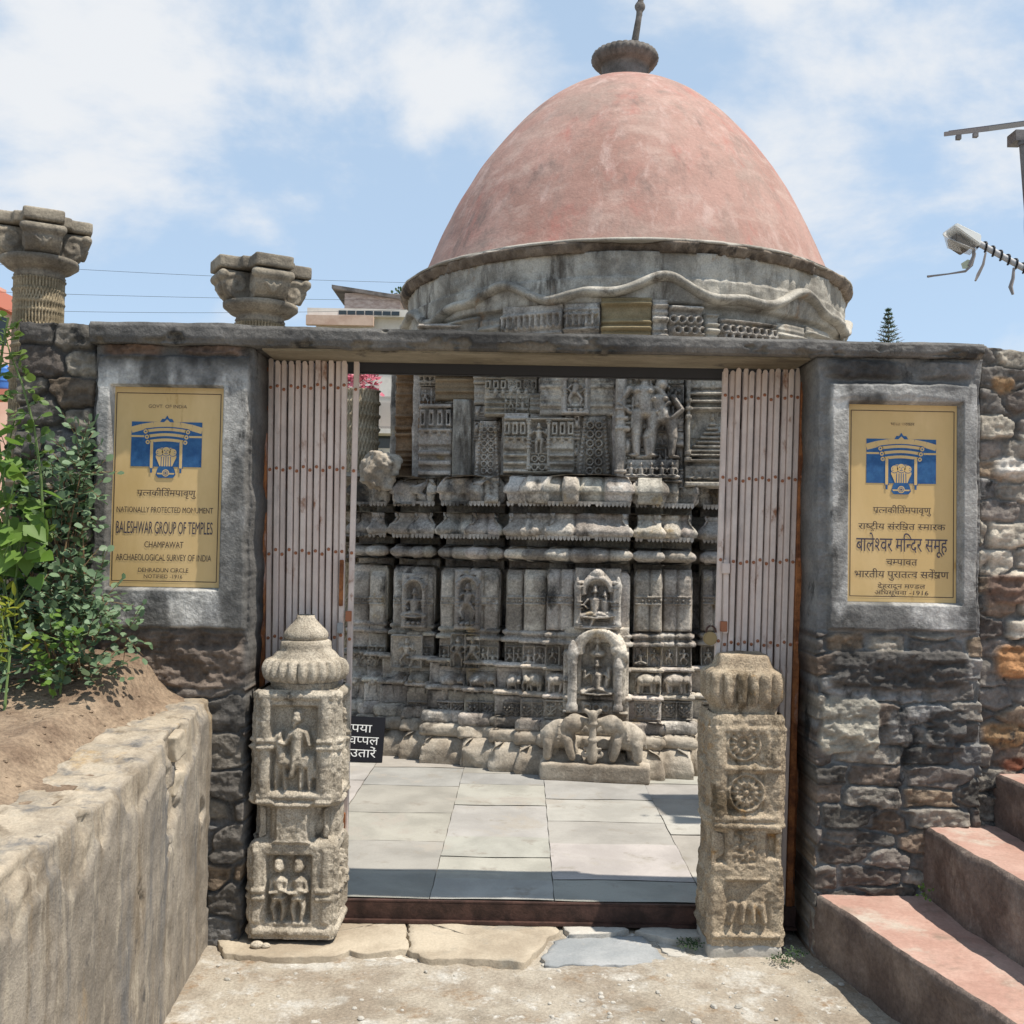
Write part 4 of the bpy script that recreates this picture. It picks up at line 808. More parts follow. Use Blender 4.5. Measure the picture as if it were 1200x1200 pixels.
    lathe('ribbed_disc', dense(p, .012), (cx2, cy, d0), M['granite'], root, 160, mod(24, .17, .016, hh * .86), .008, 4)
    d2 = d0 + hh + .052; t2 = zc(727) - d2
    p = [(.06, -.008), (.088, .0), (.096, .014), (.096, .03), (.085, .046), (.066, .066), (.05, .082), (.042, .095), (.040, .108), (.034, t2 - .006), (.018, t2), (.004, t2 + .002)]
    lathe('finial_cap', dense(p, .012), (cx2, cy, d2), M['granite'], root, 64, None, .008, 6)
    # packing stones at the chipped foot
    for px, py, s_ in ((302, 1098, .022), (312, 1104, .016)):
        q = P(px, py, 4.28); mb = MB(); ellipsoid(mb, (q.x, 4.27, ST + s_ * .5), (s_ * 1.3, s_, s_ * .7), None, 9, 6); o = mb.build('loose_stone', M['granite'], None, smooth=True)
        tag(o, 'larger loose stone at the foot of the finial pillar' if s_ > .02 else 'smaller loose stone at the foot of the finial pillar', 'stone', 'loose stones by the finial pillar')
left_pillar()
def right_pillar():
    cx, cy = P(875, 1110, 4.31).x, 4.31 + .15; root = empty('stone_pillar', (cx, cy, GZ), 'tan worn gate pillar carved with rosettes, with a flat broken top', 'pillar', 'carved pillars before the gate')
    z = lambda y: P(872, y, 4.31).z
    zb, z3 = z(1110), z(838)
    mb = MB(); mb.box((cx - .005, cy, (GZ - .03 + zb) / 2), (.158, .145, (zb - GZ + .03) / 2 + .004)); base = remesh(mb, 'foot_block', M['slabpale'], root, .012, 6)
    prof = [(zb, .156, .140), (zb + .03, .160, .14), (zb + .30, .156, .138), (zb + .34, .153, .136), (zb + .55, .151, .136), (z3 - .02, .154, .138), (z3, .146, .13)]
    Hh = z3 - zb
    def face(f, k, W):
        Z = lambda t: t * Hh
        f.noise(.010, 9, 6, 4)
        # bottom panel with claw-like foot
        f.carve(W * .20, Z(.075), W * .82, Z(.295), -.012, .015); f.lv = -.012
        f.cap(W * .24, Z(.288), W * .78, Z(.288), .010, .010, .02)
        f.cap(W * .75, Z(.25), W * .60, Z(.18), .036, .040, .018)
        for i in range(4): f.cap(W * (.70 - .12 * i), Z(.175), W * (.80 - .15 * i) - .02, Z(.105), .014, .012, .030)
        f.lv = 0
        f.cap(W * .05, Z(.045), W * .95, Z(.045), .012, .012, .012)
        # middle: cut corners round a foliage panel
        f.carve(-.02, Z(.345), W * .24, Z(.495), -.030, .02); f.carve(W * .74, Z(.365), W * 1.02, Z(.495), -.034, .03); f.carve(W * .31, Z(.35), W * .64, Z(.500), -.012, .008); f.lv = -.012
        rr = random.Random(2)
        for i in range(60): f.ell(W * rr.uniform(.34, .61), Z(rr.uniform(.36, .49)), .012, .009, rr.uniform(.008, .016), rot=rr.uniform(0, 3))
        f.lv = 0; f.cap(W * .03, Z(.515), W * .97, Z(.515), .014, .014, .012); f.cap(W * .03, Z(.545), W * .9, Z(.55), .014, .014, .010)
        # rosettes
        f.carve(W * .22, Z(.575), W * .74, Z(.745), -.018, .008); f.lv = -.018; rosette(f, W * .48, Z(.66), .082, .028, 14); rosette(f, W * .48, Z(.66), .045, .03, 8)
        f.lv = 0; f.carve(W * .22, Z(.785), W * .66, Z(.915), -.016, .008); f.lv = -.016; rosette(f, W * .44, Z(.875), .075, .026, 14); f.lv = 0
        f.cap(W * .20, Z(.765), W * .95, Z(.765), .012, .012, .014); f.cap(W * .03, Z(.935), W * .97, Z(.935), .014, .014, .012)
        f.cap(W * .12, Z(.58), W * .12, Z(.92), .030, .030, .012); f.cap(W * .88, Z(.80), W * .88, Z(.92), .028, .028, .012); f.cap(W * .77, Z(.80), W * .77, Z(.92), .018, .018, .012)
        f.carve(W * .60, Z(.79), W * .625, Z(.98), -.010, .006)
        f.H = f.H - .030 * sst(.0, .5, fbm(f.X * 5, f.Z * 4, k, 4, 21) + (f.X / W - .95) * 1.6 - np.abs(f.Z / Hh - .38) * .9)
        f.blur(1)
    square_pillar('shaft', prof, face, cx, cy, M['tan_granite'], root, seed=8, chip=.007)
    # square ribbed cushion and cap
    zc = lambda y: P(872, y, 4.35).z; a, b, c = zc(840), zc(790), zc(769); ac, bc = a - .012, b
    nth = 200; th = np.linspace(0, 2 * np.pi, nth, endpoint=False); prs = dense([(.140, ac), (.142, ac + .045), (.150, ac + .055), (.168, ac + .075), (.176, ac + .10), (.176, bc - .02), (.168, bc), (.155, bc + .008), (.130, bc + .02), (.108, c - .006), (.10, c), (.02, c + .004)], .012)
    sq = (np.abs(np.cos(th)) ** 5 + np.abs(np.sin(th)) ** 5) ** (-1 / 5); V = []
    for r_, zz in prs:
        rib = 1 - .19 * sst(ac + .055, ac + .075, zz) * (1 - sst(bc - .01, bc + .004, zz)) * (1 - np.abs(np.sin(th * 10)) ** .6)
        rx = r_ * .955 * sq * rib; x, y = rx * np.cos(th), rx * np.sin(th) * .87; n = .013 * fbm(x * 22, y * 22, zz * 22, 3, 5) + .012 * fbm(x * 7, y * 7, zz * 7, 3, 6); V.append(np.stack([cx + x * (1 + n / .17), cy + y * (1 + n / .17), np.full(nth, zz) + n * .4], -1))
    V = np.concatenate(V); i = np.arange(len(prs) - 1)[:, None]; j = np.arange(nth)[None]
    mesh_np('ribbed_cap', V, np.stack([i * nth + j, i * nth + (j + 1) % nth, (i + 1) * nth + (j + 1) % nth, (i + 1) * nth + j], -1).reshape(-1, 4), M['tan_granite'], root, ngons=[[(len(prs) - 1) * nth + k for k in range(nth)]])
right_pillar()
# ------------------------------------------------------------------ steps on the right
def stairs():
    root = empty('staircase', (1.7, 4.0, GZ), 'flight of red oxide cement steps climbing to the right beside the wall', 'steps')
    spec = [((1.287, 4.36), (1.86, 1.9), GZ - .03, .157), ((1.740, 4.36), (1.97, 1.9), .157, .447), ((2.055, 4.36), (2.15, 1.9), .447, .665), ((2.42, 4.36), (2.45, 1.9), .665, .90)]
    for k, (a, b, z0, z1) in enumerate(spec):
        n = 120; V = []; prof = [(0, z0 - .02, 0)] + [(0, z0 + (z1 - .02 - z0) * t / 14, 1) for t in range(15)] + [(.004, z1 - .008, 1), (.014, z1 - .001, 1)]
        y = np.linspace(a[1], b[1], n); xb = a[0] + (b[0] - a[0]) * (a[1] - y) / (a[1] - b[1]); X = []; Zz = []
        pr_ = np.array(prof); X = xb[:, None] + pr_[:, 0][None]; Zz = np.repeat(pr_[:, 1][None], n, 0); Y = np.repeat(y[:, None], len(prof), 1)
        X = X + .014 * fbm(Y * 4, Zz * 6, k, 4, 70) + .006 * fbm(Y * 25, Zz * 25, k, 3, 71); wear = np.maximum(0, fbm(Y * 5, 0, k, 3, 72)); top = sst(z1 - .06, z1, Zz); chip = sst(.15, .4, fbm(Y * 9, Zz * 3, k, 4, 76)); X = X + top * (.016 * wear + .022 * chip); Zz = Zz - top * (.012 * wear + .010 * chip)
        i = np.arange(n * len(prof)).reshape(n, len(prof)); Q = np.stack([i[:-1, :-1], i[1:, :-1], i[1:, 1:], i[:-1, 1:]], -1).reshape(-1, 4)[:, ::-1]
        s = mesh_np('step', np.stack([X, Y, Zz], -1).reshape(-1, 3), Q, M['riser'], root)
        m = 24; xe = np.linspace(0, .62 if k < 3 else 1.6, m); Xt = X[:, -1][:, None] + xe[None]; Yt = np.repeat(y[:, None], m, 1); Zt = Zz[:, -1][:, None] + .003 * fbm(Xt * 8, Yt * 8, k, 3, 74) * np.minimum(1, xe / .05)[None] + .0015 * sst(0, .3, xe)[None]
        i = np.arange(n * m).reshape(n, m); Q = np.stack([i[:-1, :-1], i[:-1, 1:], i[1:, 1:], i[1:, :-1]], -1).reshape(-1, 4)[:, ::-1]
        mesh_np('tread', np.stack([Xt, Yt, Zt], -1).reshape(-1, 3), Q, M['tread'], s)
stairs()
# ------------------------------------------------------------------ the temple
TH = math.radians(6.5); TC = Vector((1.0, 9.05, 0)); U_ = Vector((math.cos(TH), -math.sin(TH), 0)); V_ = Vector((-math.sin(TH), -math.cos(TH), 0))
temple = empty('temple', TC, 'old carved grey stone temple with a pink dome behind the gateway', 'temple')
def W(u, v, z): q = TC + U_ * u + V_ * v; return Vector((q.x, q.y, z))
def ray(px, py): return (CR @ Vector(((px - 600) / FPX, -(py - 600) / FPX, -1)))
def pu(px, py, v):
    """u and z where the sight line of a photo pixel meets the wall plane at v"""
    r_ = ray(px, py); o = Vector((0, 0, EYE)) - TC; t = (v - o.dot(V_)) / r_.dot(V_); q = o + r_ * t; return q.dot(U_), q.z
def uu(px, v, py=700): return pu(px, py, v)[0]
def zz_(py, v=1.81, px=690): return pu(px, py, v)[1]
# facets of the lower wall, left to right: (u0, u1, v)
_f = [(410, 431, 1.20), (431, 452, 1.28), (459, 481, 1.36), (481, 508, 1.44), (515, 548, 1.55), (548, 585, 1.63), (592, 613, 1.70), (613, 640, 1.76), (640, 738, 1.82), (743, 776, 1.77), (776, 812, 1.69), (822, 872, 1.56), (880, 925, 1.38)]
FA = [(-2.15, uu(408, 1.0), .85)] + [(uu(a, v), uu(b, v), v) for a, b, v in _f] + [(uu(930, 1.1), 2.0, .95)]
FA = [(a, (FA[i + 1][0] if i + 1 < len(FA) and abs(FA[i + 1][0] - b) < .03 else b), v) for i, (a, b, v) in enumerate(FA)]
def plan(fac, dv=0, back=-1.95):
    p = []
    for i, (a, b, v) in enumerate(fac):
        if i and a - fac[i - 1][1] > .004:
            vs = min(v, fac[i - 1][2]) - .20; p += [(fac[i - 1][1], vs + dv), (a, vs + dv)]
        p += [(a, v + dv), (b, v + dv)]
    return p + [(fac[-1][1] , back), (fac[0][0], back)]
def sweep(name, poly, prof, mat, seed=1, amp=.006, joint=(.25, .42), shift=.006, broken=0, step=.016, parent=None, label=None, jw=.007, lump=None):
    """run a moulding profile (offset, z) round a rectilinear plan, with block joints and wear"""
    n = len(poly); r = random.Random(seed); pts = []; nor = []; off = []; blk = []
    area = sum(poly[i][0] * poly[(i + 1) % n][1] - poly[(i + 1) % n][0] * poly[i][1] for i in range(n)); sg = 1 if area < 0 else -1
    en = []
    for i in range(n):
        a, b = poly[i], poly[(i + 1) % n]; l = math.dist(a, b) or 1e-6; en.append((-(b[1] - a[1]) / l * sg, (b[0] - a[0]) / l * sg))
    P_, N_, J, B, SS = [], [], [], [], []
    bid = 0
    for i in range(n):
        a, b = poly[i], poly[(i + 1) % n]; l = math.dist(a, b); n0, n1, n2 = en[i - 1], en[i], en[(i + 1) % n]
        ca = (n0[0] + n1[0], n0[1] + n1[1]); cb = (n1[0] + n2[0], n1[1] + n2[1])
        front = max(a[1], b[1]) > .4; k = max(2, int(l / (step if front else .08)))
        js = []; s_ = r.uniform(*joint) * .7
        while s_ < l - .08: js.append(s_); s_ += r.uniform(*joint)
        ids = [bid + 1 + q for q in range(len(js) + 1)]; bid += len(js) + 1
        for t in range(k):
            f = t / k; s0 = f * l; P_.append((a[0] + (b[0] - a[0]) * f, a[1] + (b[1] - a[1]) * f))
            e = min(1, s0 / .03) if t else 0
            SS.append(s0)
            if t == 0: nn = ca
            else: nn = n1
            N_.append(nn); J.append(min([abs(s0 - q) for q in js] + [9])); B.append(ids[sum(1 for q in js if q < s0)] if t else ids[0])
    P_ = np.array(P_); N_ = np.array(N_); J = np.array(J); B = np.array(B); pr = np.array(prof); m = len(prof); k = len(P_)
    bo = np.array([r.uniform(-shift, shift) for _ in range(bid + 2)])[B]; corner = (np.abs(N_).sum(1) > 1.01); bo = np.where(corner, 0, bo)
    jd = np.where(corner, 0, -.034 * np.exp(-(J / jw) ** 2))
    O = pr[:, 0][:, None] + bo[None] + jd[None]
    U2 = P_[:, 0][None] + N_[:, 0][None] * O; V2 = P_[:, 1][None] + N_[:, 1][None] * O; Z2 = np.repeat(pr[:, 1][:, None], k, 1)
    nz = amp * fbm(U2 * 9, V2 * 9, Z2 * 9, 3, seed) + amp * .55 * fbm(U2 * 30, V2 * 30, Z2 * 30, 2, seed + 3)
    if lump: nz = nz + (np.where(corner, 0, lump[0] * (np.abs(np.sin(np.pi * (np.array(SS) + B * .013) / lump[1])) ** .6 - .7)))[None] + lump[0] * .5 * np.sin(np.array(SS) * 150)[None] * np.sin(Z2 * 150)
    if broken:
        br = sst(.12, .4, fbm(U2 * 4.5 + B[None] * .37, V2 * 4.5, Z2 * 3, 3, seed + 9)); nz = nz - broken * br * (1 + .5 * fbm(U2 * 14, V2 * 14, Z2 * 14, 2, seed + 2))
    U2 = U2 + N_[:, 0][None] * nz; V2 = V2 + N_[:, 1][None] * nz; Z2 = Z2 + .5 * amp * fbm(U2 * 5, V2 * 5, Z2 * 2, 2, seed + 4)
    X = TC.x + U2 * U_.x + V2 * V_.x; Y = TC.y + U2 * U_.y + V2 * V_.y; i = np.arange(m - 1)[:, None]; j = np.arange(k)[None]
    Q = np.stack([i * k + j, i * k + (j + 1) % k, (i + 1) * k + (j + 1) % k, (i + 1) * k + j], -1).reshape(-1, 4)
    if sg > 0: Q = Q[:, ::-1]
    bt = np.array([[(v := r.uniform(.68, 1.25)) * r.uniform(.99, 1.05), v, v * r.uniform(.93, 1.01)] for _ in range(bid + 2)])[B]; tn = np.repeat(bt[None], m, 0).reshape(-1, 3)
    o = mesh_np(name, np.stack([X, Y, Z2], -1).reshape(-1, 3), Q, mat, parent or temple, tint=tn if 'tinted' in mat else None)
    if label: o['label'] = label
    return o
def rnd(z0, z1, o_in, o_out, p=2.5, n=14):
    """bulging roll between two heights"""
    return [(o_in, z0)] + [(o_in + (o_out - o_in) * (1 - abs(2 * t / n - 1) ** p) ** (1 / p), z0 + (z1 - z0) * t / n) for t in range(n + 1)] + [(o_in, z1)]
Z = {y: zz_(y) for y in range(420, 915)}
zc = lambda y, dv=0: zz_(y, 1.81 + dv)
MT = M['temple']
# core
cp = plan([(a, b, v) for a, b, v in FA], -.26); mb = MB(); pol = cp
n = len(pol); vs = [W(u, v, 0) for u, v in pol] + [W(u, v, 2.15) for u, v in pol]; mb.add(vs, [(i, (i + 1) % n, (i + 1) % n + n, i + n) for i in range(n)] + [tuple(range(n, 2 * n))])
mb.build('core', M['temple_plain'], temple)
base_mat = stone('base_stone', (.27, .225, .175), (.47, .415, .34), 3.5, .3, .6, fine=60, stain=[((.10, .085, .07), .2, 3, (1, 1, .6))])
def dn(z0, z1, prof): return dense([(o, z0 + (z1 - z0) * t) for o, t in prof], .016)
FW = [(a - .06, b + .06 if i + 1 == len(FA) else b, v) for i, (a, b, v) in enumerate(FA)]
def merged(fac):   # no slots between the facets: the base courses run on
    q = []
    for i, (a, b, v) in enumerate(fac): q.append((q[-1][1] if q else a, b, v))
    return q
FM = merged(FA)
sweep('plinth', plan(FM, .25), dn(-.03, zc(879, .25), [(0, 0), (.012, .3), (0, .62), (-.03, .85), (-.09, 1)]), base_mat, 2, .012, (.3, .6), .016, .03, label='rough brown plinth course of long worn stones', jw=.012)
sweep('base_course', plan(FM, .16), rnd(zc(879, .16), zc(862, .16), -.045, .03, 3.0), base_mat, 3, .012, (.25, .5), .016, .04, jw=.012)
sweep('base_course', plan(FM, .10), rnd(zc(863, .1), zc(845, .1), -.045, .03, 3.0), MT, 4, .012, (.2, .45), .016, .04, jw=.012)
sweep('frieze_course', plan(FM, .05), dn(zc(846, .05), zc(820, .05), [(-.04, 0), (0, .04), (0, .93), (-.04, 1)]), MT, 5, .004, (.2, .3), .006)
sweep('ledge', plan(FM, .07), rnd(zc(821, .07), zc(814, .07), -.05, .015), MT, 15, .006, (.15, .3), .010, jw=.01, lump=(.012, .055))
sweep('frieze_course', plan(FM, -.03), dn(zc(815), zc(786), [(-.05, 0), (0, .04), (0, .95), (-.05, 1)]), MT, 6, .005, (.3, .5), .006)
sweep('ledge', plan(FM, .03), rnd(zc(787), zc(781), -.05, .015), MT, 16, .006, (.15, .3), .010, jw=.01, lump=(.010, .07))
sweep('frieze_course', plan(FA, -.05), dn(zc(783), zc(756), [(-.05, 0), (0, .04), (0, .95), (-.05, 1)]), MT, 7, .004, (.18, .3), .006)
sweep('stepped_moulding', plan(FA, -.01), dense([(-.08, zc(757)), (.02, zc(756.5)), (.02, zc(753)), (-.01, zc(751)), (-.012, zc(748)), (.006, zc(747)), (.006, zc(744)), (-.03, zc(741)), (-.12, zc(741))], .012), MT, 8, .005, (.12, .24), .012, jw=.01, lump=(.014, .065))
sweep('kumbha_course', plan(FA, -.06), dn(zc(742), zc(668), [(-.06, 0), (0, .02), (0, .9), (-.02, .97), (-.12, 1)]), MT, 9, .004, (.5, .9), .004)
sweep('neck_course', plan(FA, -.24), dn(zc(671), zc(655), [(0, 0), (0, 1)]), MT, 10, .004)
sweep('roll_moulding', plan(FA, .02), dense(rnd(zc(661), zc(641), -.20, .015, 2.3, 16), .02), MT, 12, .010, (.12, .28), .016, .03, jw=.012)
sweep('neck_course', plan(FA, -.24), dn(zc(643), zc(600), [(0, 0), (0, 1)]), MT, 13, .006)
sweep('eave_moulding', plan(FA, .04), dense([(-.23, zc(633)), (-.02, zc(630)), (.012, zc(628)), (.02, zc(623)), (.005, zc(619)), (-.03, zc(613)), (-.05, zc(608)), (-.04, zc(606)), (-.042, zc(602)), (-.23, zc(601))], .012), MT, 14, .009, (.16, .36), .026, .05, jw=.011, lump=(.008, .09))
sweep('neck_course', plan(FA, -.24), dn(zc(603), zc(588), [(0, 0), (0, 1)]), MT, 17, .006)
sweep('eave_moulding', plan(FA, .03), dense([(-.23, zc(592)), (-.02, zc(590)), (-.005, zc(586)), (.0, zc(579)), (.02, zc(577)), (.015, zc(571)), (-.01, zc(565)), (-.04, zc(559)), (-.16, zc(556)), (-.3, zc(556))], .012), MT, 18, .013, (.10, .26), .045, .08, jw=.014)
# ------ reliefs on each facet
def panel(name, px0, px1, y0, y1, v, fn, proud=.0, depth=.06, res=.0055, parent=None, mat=None, label=None, u01=None, gain=1.55):
    """carved block seen between the given photo columns and rows, on the wall plane v"""
    y0, y1 = min(y0, y1), max(y0, y1); u0, z0 = pu(px0, y1, v); u1, _ = pu(px1, y1, v); z1 = pu((px0 + px1) / 2, y0, v)[1]; z0 = pu((px0 + px1) / 2, y1, v)[1]
    if u01: u0, u1 = u01
    f = F(u1 - u0, z1 - z0, res, 0); fn(f); f.H = f.H * gain; f.noise(.003, 26, (px0 * 7 + y0) % 97); f.noise(.004, 6, (px0 * 3 + y1) % 89)
    e = np.minimum(np.minimum(f.X, f.w - f.X), np.minimum(f.Z, f.h - f.Z)); f.H = f.H - .008 * (1 - sst(0, .012, e + .004 * fbm(f.X * 20, f.Z * 20, px0)))
    q_ = random.Random(px0 * 131 + y0); k_ = q_.uniform(.70, 1.25); o = relief(name, W(u0, v + proud, z0), U_, f, mat or MT, parent or temple, depth, np.ones(f.X.shape + (3,)) * np.array((k_ * 1.02, k_, k_ * q_.uniform(.94, 1.0))), None, False)
    if label: o['label'] = label
    return o
def faces(f, r):
    n = max(2, round(f.w / .105)); cw = f.w / n; f.H -= .018; f.lv = -.018
    f.rect(0, f.h - .016, f.w, f.h, .006, .005); f.rect(0, 0, f.w, .014, .006, .005)
    for i in range(n):
        c = cw * (i + .5); h = f.h; f.rect(c - cw * .5, 0, c - cw * .43, h, .004, .003); f.rect(c + cw * .43, 0, c + cw * .5, h, .004, .003)
        t = r.random()
        for sg in (-1, 1): f.ell(c + sg * .017, h * .66, .012, .012, .030); f.ring(c + sg * .017, h * .66, .017, .005, .020); f.cap(c, h * .36, c + sg * .036, h * .56, .012, .008, .024); f.ell(c + sg * .034, h * .80, .010, .014, .022)
        f.ring(c, h * .52, .036, .008, .022, a0=3.3, a1=6.1); f.ell(c, h * .52, .008, .014, .028); f.ell(c, h * .28, .026, .010, .024); f.cap(c - .024, h * .2, c + .024, h * .2, .007, .007, .020)
def eles(f, r, dr=1):
    n = max(1, round(f.w / .19)); cw = f.w / n; f.rect(0, 0, f.w, .016, .03, .006); 
    for i in range(n): elephant_relief(f, cw * (i + .5) + r.uniform(-.01, .01), .012, cw * 1.0, f.h * .92, .050, dr if r.random() < .85 else -dr, r)
def figs(f, r, wide=.085):
    n = max(1, round(f.w / wide)); cw = f.w / n; f.H -= .022; f.lv = -.022
    f.rect(0, f.h - .014, f.w, f.h, .008, .005); f.rect(0, 0, f.w, .012, .008, .005)
    for i in range(n + 1): f.rect(cw * i - .009, 0, cw * i + .009, f.h, .010, .005)
    for i in range(n): person_relief(f, cw * (i + .5), .012, (f.h - .026) * .95, .034, r.choice((1, 1, 3, 2)), r)
def kumbha(f, r):
    n = max(1, round(f.w / .115)); xs_ = [0]
    for i in range(n): xs_.append(xs_[-1] + r.uniform(.8, 1.25))
    xs_ = [x / xs_[-1] * f.w for x in xs_]; zb = f.h * .50
    for a, b in zip(xs_, xs_[1:]):
        t = (f.X - (a + b) / 2) / ((b - a) / 2); k = (1 - np.minimum(1, np.abs(t)) ** 6) * (np.abs(t) <= 1); f.H = np.where(np.abs(t) <= 1, .030 * k - .012, f.H)
    f.H += .014 * sst(.94, .82, f.Z / f.h) - .030 * sst(.86, 1.0, f.Z / f.h) ** 2
    f.lv = -.01
    f.rect(0, zb - .034, f.w, zb + .034, .044, .006); f.H = np.where((np.abs(f.Z - zb) < .022), f.H - .014, f.H); x = .014
    while x < f.w:
        f.ell(x, zb, .016, .014, .058, lv=-.01); f.rect(x + .018, zb - .022, x + .026, zb + .022, .048, .003); x += .044
rr = random.Random(42)
def niche(f, r, pose=2, arch=True):
    f.H -= .008; f.carve(f.w * .2, f.h * .10, f.w * .8, f.h * .92, -.03, .01); f.lv = -.03
    person_relief(f, f.w / 2, f.h * .16, f.h * .62, .05, pose, r); f.lv = 0
    post_relief(f, f.w * .13, f.h * .06, f.h * .8, f.w * .075, .02); post_relief(f, f.w * .87, f.h * .06, f.h * .8, f.w * .075, .02)
    f.rect(0, 0, f.w, f.h * .08, .022, .008); f.ring(f.w / 2, f.h * .72, f.w * .36, f.w * .085, .026, a0=-.1, a1=3.3)
    for i in range(7): t = .1 + i * .49; f.ell(f.w / 2 + f.w * .38 * math.cos(t), f.h * .72 + f.w * .38 * math.sin(t), .012, .012, .03)
    for i in range(3): f.ell(f.w * (.3 + .2 * i), f.h * .10, .018, .014, .03)
segs = _f
for (a, b, v), (u0, u1, _) in zip(segs, FA[1:-1]):
    L_ = [(u0 + .004, u1 - .004)]
    if b == 738: L_ = [(u0 + .004, uu(672, v))]   # the shrine stands between
    for l in L_:
        A = dict(u01=l)
        panel('face_frieze', a, b, 844, 821, v + .05, lambda f: faces(f, rr), .012, gain=2.0, **A)
        panel('elephant_frieze', a, b, 814, 787, v, lambda f: eles(f, rr), -.022, gain=1.9, **A)
        panel('figure_frieze', a, b, 782, 757, v, lambda f: figs(f, rr), -.02, gain=1.9, **A)
        panel('kumbha_blocks', a, b, 740, 668, v, lambda f: kumbha(f, rr), -.05, gain=1.15, **A)
# small framed niches on the left facets, carved rolls and toothed eaves
panel('niche_panel', 470, 500, 736, 672, 1.45, lambda f: niche(f, rr, 2), .01)
panel('niche_panel', 532, 563, 738, 668, 1.63, lambda f: niche(f, rr, 1), .012)
panel('figure_panel', 528, 562, 783, 742, 1.63, lambda f: figs(f, rr, .14), .02)
panel('figure_panel', 458, 494, 783, 744, 1.45, lambda f: (figs(f, rr, .25)), .016)
panel('niche_panel', 845, 868, 738, 668, 1.58, lambda f: niche(f, rr, 2), .012)
# the central shrine: upper seated pair under a pointed top, lower arch with seated figure and parasol
def shrine_up(f):
    w, h = f.w, f.h; f.H -= .01; k = (np.abs(f.X - w / 2) / (w / 2)); f.carve(w * .22, h * .12, w * .78, h * .72, -.03, .01)
    f.lv = 0; f.ring(w / 2, h * .62, w * .30, w * .075, .03, a0=-.2, a1=3.4); f.ell(w / 2, h * .90, w * .13, h * .10, .03)
    f.lv = -.03; person_relief(f, w * .45, h * .15, h * .62, .062, 2, random.Random(3)); person_relief(f, w * .66, h * .18, h * .5, .06, 2, random.Random(6)); f.cap(w * .42, h * .18, w * .36, h * .06, .02, .014, .06)
    f.lv = 0; post_relief(f, w * .10, .02, h * .72, w * .075, .04); post_relief(f, w * .90, .02, h * .72, w * .075, .04); f.ell(w * .1, h * .77, w * .09, h * .05, .04); f.ell(w * .9, h * .77, w * .09, h * .05, .04); f.rect(0, 0, w, h * .07, .035, .01)
    top = h * .80 + h * .2 * np.maximum(0, 1 - (np.abs(f.X - w / 2) / (w * .3)) ** 1.6); f.H = np.where(f.Z > top, -.055, f.H)
panel('shrine_niche', 673, 727, 737, 666, 1.81, shrine_up, .055, .12)
def shrine_low(f):
    w, h = f.w, f.h; f.H -= .012; f.carve(w * .27, h * .20, w * .76, h * .84, -.05, .012)
    f.lv = 0; f.ring(w * .53, h * .74, w * .30, w * .10, .035, a0=-.2, a1=3.4); f.cap(w * .86, h * .2, w * .86, h * .74, .045, .04, .04); f.cap(w * .82, h * .76, w * .95, h * .70, .05, .05, .04)
    f.lv = -.05; person_relief(f, w * .52, h * .20, h * .48, .085, 2, random.Random(8)); f.ell(w * .52, h * .70, w * .13, h * .05, .08); f.cap(w * .52, h * .72, w * .52, h * .80, .03, .012, .07); f.cap(w * .66, h * .32, w * .70, h * .52, .03, .02, .07); f.ell(w * .52, h * .86, w * .07, h * .07, .06)
    f.lv = 0; f.rect(w * .28, 0, w * .78, h * .15, .02, .01)
    for i in range(3): f.ring(w * (.38 + .14 * i), h * .08, w * .05, w * .02, .035, lv=0)
    f.carve(w * .28, h * .155, w * .76, h * .19, -.03, .006)
    top = h * .72 + h * .28 * np.sqrt(np.maximum(0, 1 - (np.abs(f.X - w * .55) / (w * .42)) ** 2)); f.H = np.where((f.Z > top), -.06, f.H); f.rect(0, 0, w, h * .03, .03, .01)
low = panel('shrine_niche', 660, 736, 834, 735, 1.81, shrine_low, .095, .16)
def pilaster(px, ytop, ybot, v, wd, name='pilaster'):
    u, z0 = pu(px, ybot, v); z1 = pu(px, ytop, v)[1]; h = z1 - z0; q = W(u, v, z0)
    p = [(wd * 1.25, 0), (wd * 1.25, .10 * h), (wd, .12 * h), (wd * .92, .30 * h), (wd * 1.05, .32 * h), (wd * .9, .35 * h), (wd * .86, .66 * h), (wd * 1.08, .69 * h), (wd * .9, .72 * h), (wd * 1.2, .79 * h), (wd * 1.3, .83 * h), (wd * .95, .87 * h), (wd * .8, .92 * h), (wd * .35, .98 * h), (.004, h)]
    return lathe(name, dense(p, .015), (q.x, q.y, q.z), MT, temple, 24, None, .006, int(px))
pilaster(670, 750, 834, 1.965, .034); pilaster(724, 770, 834, 1.955, .030)
for px in (676, 724): pilaster(px, 676, 736, 1.90, .020)
